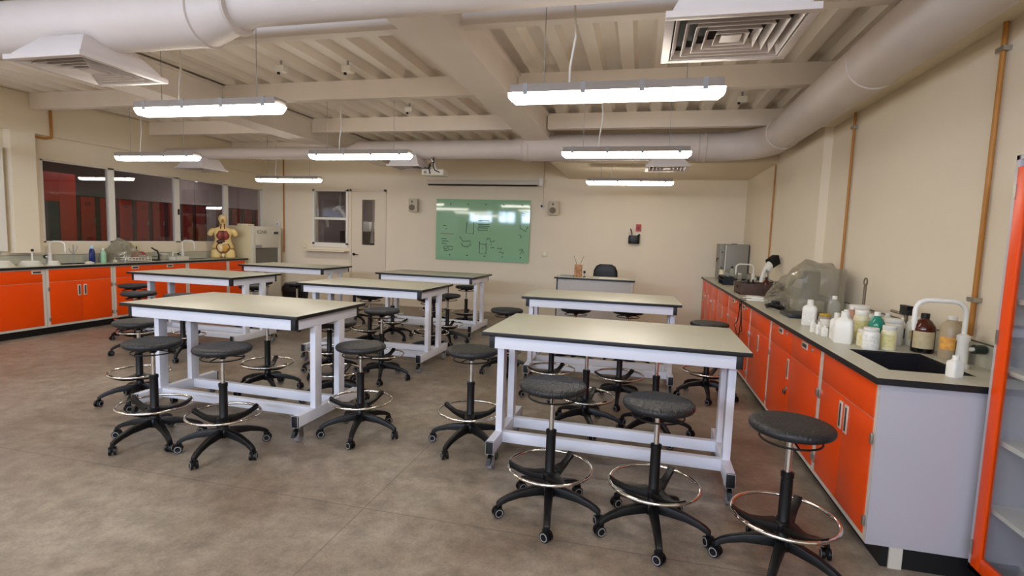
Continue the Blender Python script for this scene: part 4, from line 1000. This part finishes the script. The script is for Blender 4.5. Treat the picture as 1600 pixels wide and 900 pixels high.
for k in range(3): m.tube([(.07*math.cos(a)*(1+.1*k), (.10+.02*k)*math.sin(a), .012+.012*k+.01*math.sin(2*a)) for a in [2*PI*i/20 for i in range(20)]], .006, 6, True)
m.tube([(.05, -.08, .03), (.10, -.2, .012), (.14, -.32, .008)], .006, 6); m.build('coil', BLACKP, t)
MB().box(-.03, .03, -.05, .03, .045, .075).build('plug', BLACKP, t, .005)
t = thing('papers', 'crumpled white papers on the right worktop beside the cable coil', 'papers', (1.22, 6.1, .9))
MB().box(-.10, .10, -.12, .12, 0, .012).build('sheets', PAPER, t); MB().box(-.06, .09, -.02, .18, .012, .028).build('sheets', PAPER, t, .004)
tag(MB().tube([(1.30, 6.15, .912), (1.12, 6.05, .912), (1.055, 6.02, .905), (1.05, 5.98, .80), (1.06, 6.10, .66), (1.055, 6.22, .60), (1.05, 6.02, .52), (1.055, 5.80, .60), (1.05, 5.86, .78), (1.055, 5.98, .86)], .005, 6).tube([(1.10, 5.92, .91), (1.05, 5.9, .90), (1.05, 5.86, .70), (1.055, 5.94, .48), (1.05, 6.02, .34)], .005, 6).build('hanging_cable', BLACKP), 'thin black cable looping down over the orange cabinet fronts', 'cable')
t = thing('wooden_box', 'open dark brown wooden box of dark bottles on the right worktop', 'box', (1.36, 6.85, .9))
m = MB(); m.box(-.20, .22, -.22, -.20, 0, .13).box(-.20, .22, .20, .22, 0, .13).box(-.20, -.18, -.20, .20, 0, .13).box(.20, .22, -.20, .20, 0, .13).box(-.2, .22, -.2, .2, 0, .015); m.build('box', BROWN, t, .003)
MB().box(-.205, -.20, -.05, .05, .07, .10).build('hand_hole_shade', DARK, t)  # flat dark patch on the wood, painted as the hole's inner shade
for i, (x_, y_, h_, r_, b_, lb) in enumerate(((1.26, 6.75, .16, .035, BLACKP, 'black conical bottle at the left of the brown wooden box'), (1.45, 6.72, .20, .042, AMBER, 'brown bottle standing in the brown wooden box'), (1.35, 6.95, .15, .03, BLACKP, 'small black bottle at the back of the brown wooden box'))):
    bottle(x_, y_, h_, r_, 'round', b_, lb, None, BLACKP, base=.916, group='bottles in the wooden box')
mt = microscope('white microscope with a black head tilted left on the right worktop behind the wooden box', (1.58, 7.3, .9), 2.2, 1.05, None, WHITEP)
MB().prism([(-.16, .36), (-.04, .30), (.0, .40), (-.12, .47)], -.05, .05, 'x').build('camera_head', BLACKP, mt, .006)
MB().tube([(0, .02, .26), (0, -.05, .36)], .05, 14).build('head', WHITEP, mt)
faucet(1.62, 8.35, math.radians(178), 'white gooseneck faucet between the microscope and the steel oven', .30, .24)
t = thing('test_tube_rack', 'black rack of glass tubes before the steel oven', 'rack', (1.25, 8.35, .9))
m = MB(); m.box(-.07, .07, -.25, .25, .0, .012).box(-.07, .07, -.25, .25, .06, .07).box(-.07, .07, -.25, .25, .11, .12)
for s in (-1, 1): m.box(-.07, .07, s*.25-.006, s*.25+.006, 0, .12)
m.build('rack', BLACKP, t)
for k in range(6): MB().tube([(0, -.2+k*.08, .015), (0, -.2+k*.08, .17)], .011, 10).build('glass_tube', CLEARB, t)
bottle(1.30, 9.15, .17, .045, 'jar', CREAMP, 'cream measuring beaker in front of the steel oven', None, CREAMP, group='glassware before the oven', cat='beaker', name='beaker')
bottle(1.42, 8.95, .24, .04, 'round', CLEARB, 'clear flask with a black stopper in front of the steel oven', None, BLACKP, group='glassware before the oven', cat='flask', name='flask')
bottle(1.50, 8.72, .15, .03, 'jar', CLEARB, 'small clear jar in front of the steel oven', None, MILKY, group='glassware before the oven', cat='jar', name='jar')
t = thing('drying_oven', 'grey steel box oven at the far end of the right worktop', 'oven', (1.50, 9.55, .9))
OV = mat('oven_grey', (138, 134, 124), .45)
MB().box(-.22, .22, -.20, .24, .02, .59).build('casing', OV, t, .006)
MB().box(-.225, -.15, -.215, -.20, .03, .58).build('control_column', OV, t, .003); MB().box(-.14, .215, -.222, -.20, .03, .58).build('door', OV, t, .006)
MB().tube([(-.135, -.225, .05), (-.135, -.225, .57)], .008, 8).build('door_seal', WHITEP, t)
for z in (.15, .2, .45): MB().lathe([(.012, -.23), (.012, -.215)], (-.19, 0, z), 10, 'y').build('knob', BLACKP, t)
for z in (.35,): MB().tube([(-.22, -.1, z), (-.25, -.12, z), (-.255, -.12, z-.06)], .008, 8).build('latch', BLACKP, t)
for s in (-1, 1):
    for u in (-.15, .18): MB().lathe([(.015, 0), (.015, .02)], (s*.18, u, 0), 10).build('foot', BLACKP, t)
MB().box(-.02, .06, -.05, .02, .59, .60).build('top_vent', BLACKP, t)

# ------------------------------------------------------------------ left worktop things
def lb(*a, **k): return bottle(*a, **k, group='things on the left worktop')
t = thing('detergent_bottle', 'dark blue detergent bottle with a handle on the left worktop', 'bottle', (-7.78, 6.08, .9), -.7)
BL = mat('detergent_blue', (30, 44, 110), .35)
m = MB(); m.loft([(0, 0, 0, .055, .035), (0, 0, .01, .062, .04), (0, 0, .13, .06, .038), (0, 0, .18, .045, .032), (0, 0, .205, .022, .022), (0, 0, .215, .02, .02)], 24, 3); m.build('body', BL, t)
MB().lathe([(.024, .21), (.026, .215), (.024, .25), (.018, .255)], n=16).build('cap', mat('pale_cap', (190, 214, 226), .4), t)
MB().tube([(.035, 0, .19), (.075, 0, .16), (.08, 0, .08), (.055, 0, .04)], .01, 8).build('handle', BL, t); MB().lathe([(.022, -.043), (.022, -.040)], (-.01, 0, .11), 16, 'y').build('brand_roundel', WHITEP, t)
lb(-7.72, 6.20, .215, .036, 'round', mat('green_soap', (150, 196, 160), .35), 'pale green dish soap bottle beside the blue detergent', None, WHITEP)
t = thing('dish_rack', 'white wire dish rack on the left worktop', 'rack', (-7.70, 6.66, .9))
m = MB()
for k in range(9): m.tube([(-.10, -.22+k*.055, .02), (-.10, -.22+k*.055, .07)], .003, 6); m.tube([(.10, -.22+k*.055, .02), (.10, -.22+k*.055, .07)], .003, 6); m.tube([(-.10, -.22+k*.055, .02), (.10, -.22+k*.055, .02)], .003, 6)
for z in (.02, .045, .07): m.tube([(-.10, -.22, z), (.10, -.22, z), (.10, .22, z), (-.10, .22, z)], .0035, 6, True)
for sx in (-1, 1):
    for sy in (-1, 1): m.tube([(sx*.10, sy*.22, 0), (sx*.10, sy*.22, .07)], .005, 6)
m.build('wire_frame', WHITEP, t)
t = thing('coffee_can', 'dark blue cylinder lying beside the white dish rack', 'container', (-7.78, 6.52, .925)); MB().lathe([(.04, -.05), (.045, -.045), (.045, .045), (.04, .05)], (0, 0, .045), 20, 'x').build('body', BL, t); MB().lathe([(.046, .048), (.046, .055)], (0, 0, .045), 20, 'x').build('lid', BLACKP, t)
t = thing('first_aid_bag', 'red rounded bag with a pale stripe behind the white dish rack', 'bag', (-7.78, 6.82, .925)); m = MB(); m.loft([(0, 0, 0, .055, .10), (0, 0, .04, .065, .12), (0, 0, .10, .05, .10), (0, 0, .125, .03, .07)], 24, 3); m.build('body', mat('bag_red', (160, 28, 36), .5), t); MB().box(.062, .068, -.05, .06, .05, .075).build('stripe', PAPER, t)
microscope('small black microscope standing beside the white dish rack', (-7.78, 7.12, .9), -1.2, .62)
tag(MB().box(-7.86, -7.62, 7.02, 7.06, .9, .99).build('standing_card', GREYP), 'thin grey panel standing near the small black microscope', 'panel')
bpy.data.objects.remove(bpy.data.objects['standing_card'])
t = thing('plastic_tray', 'translucent white tray with a lid on the left worktop near the second faucet', 'tray', (-7.72, 7.50, .9))
m = MB(); m.box(-.10, .10, -.13, -.122, 0, .06).box(-.10, .10, .122, .13, 0, .06).box(-.10, -.092, -.13, .13, 0, .06).box(.092, .10, -.13, .13, 0, .06).box(-.1, .1, -.13, .13, 0, .006); m.build('tray', MILKY, t, .002)
MB().tube([(0, -.1, .07), (0, -.1, .13), (0, .02, .13)], .008, 8).build('handle', WHITEP, t)
t = thing('plastic_canister', 'short clear canister with a white rim left of the second faucet', 'container', (-7.80, 7.30, .9)); MB().lathe([(.05, 0), (.055, .01), (.055, .10)], n=20).build('body', CLEARB, t); MB().lathe([(.058, .10), (.058, .112)], n=20).build('rim', WHITEP, t)
for (x_, y_, r_, h_, l_) in ((-7.72, 4.86, .17, .07, 'upturned white plastic basin at the left edge of the picture'), (-7.74, 5.24, .13, .055, 'upturned pale plastic bowl under the wall column'), (-7.66, 5.47, .075, .05, 'small upturned pale bowl beside the first left sink')):
    t = thing('plastic_basin', l_, 'basin', (x_, y_, .9), 0, 'upturned basins on the left worktop'); MB().lathe([(r_, 0), (r_, .006), (r_*.96, .008), (r_*.75, h_*.9), (r_*.68, h_), (.01, h_)], n=32).build('shell', MILKY, t); MB().ring(r_*.66, .004, (0, 0, h_), 28, 6).build('foot_ring', WHITEP, t)
t = thing('gas_tap', 'small white tap with a black knob on the wall column', 'tap', (-7.86, 5.33, 1.06)); MB().tube([(-.02, 0, 0), (.03, 0, 0), (.03, 0, -.10)], .010, 8).build('pipe', WHITEP, t); MB().ellip((.035, 0, .035), .018, .018, .018, 12, 8).build('knob', BLACKP, t)
for (y_, l_) in ((6.76, 'pale switch box on the left wall under the windows, left of the pair'), (6.93, 'pale switch box on the left wall under the windows, right of the pair')):
    t = thing('switch_box', l_, 'switch', (-7.985, y_, 1.12), 0, 'switch boxes under the left windows'); MB().box(-.02, .03, -.065, .065, -.075, .075).build('box', CREAMP, t, .005); MB().box(.03, .036, .0, .015, -.035, .01).build('lever', BLACKP, t)
t = thing('branch_stand', 'thin grey forked stand behind the first left faucet', 'stand', (-7.86, 5.88, .9)); m = MB(); m.lathe([(.03, 0), (.03, .01)], n=12).tube([(0, 0, 0), (0, 0, .26)], .006, 6).tube([(0, 0, .12), (0, .05, .20), (0, .06, .25)], .004, 6).tube([(0, 0, .12), (0, -.05, .18), (0, -.06, .22)], .004, 6); m.build('stand', GREYP, t)
t = thing('soap_dish', 'shallow white dish with a pale sponge beside the blue detergent', 'dish', (-7.64, 5.93, .9)); MB().lathe([(.05, 0), (.06, .02), (.055, .022), (.045, .006), (.005, .006)], n=20).build('dish', WHITEP, t)
MB().box(-.03, .03, -.02, .02, .008, .035).build('sponge', CREAMP, t, .006)
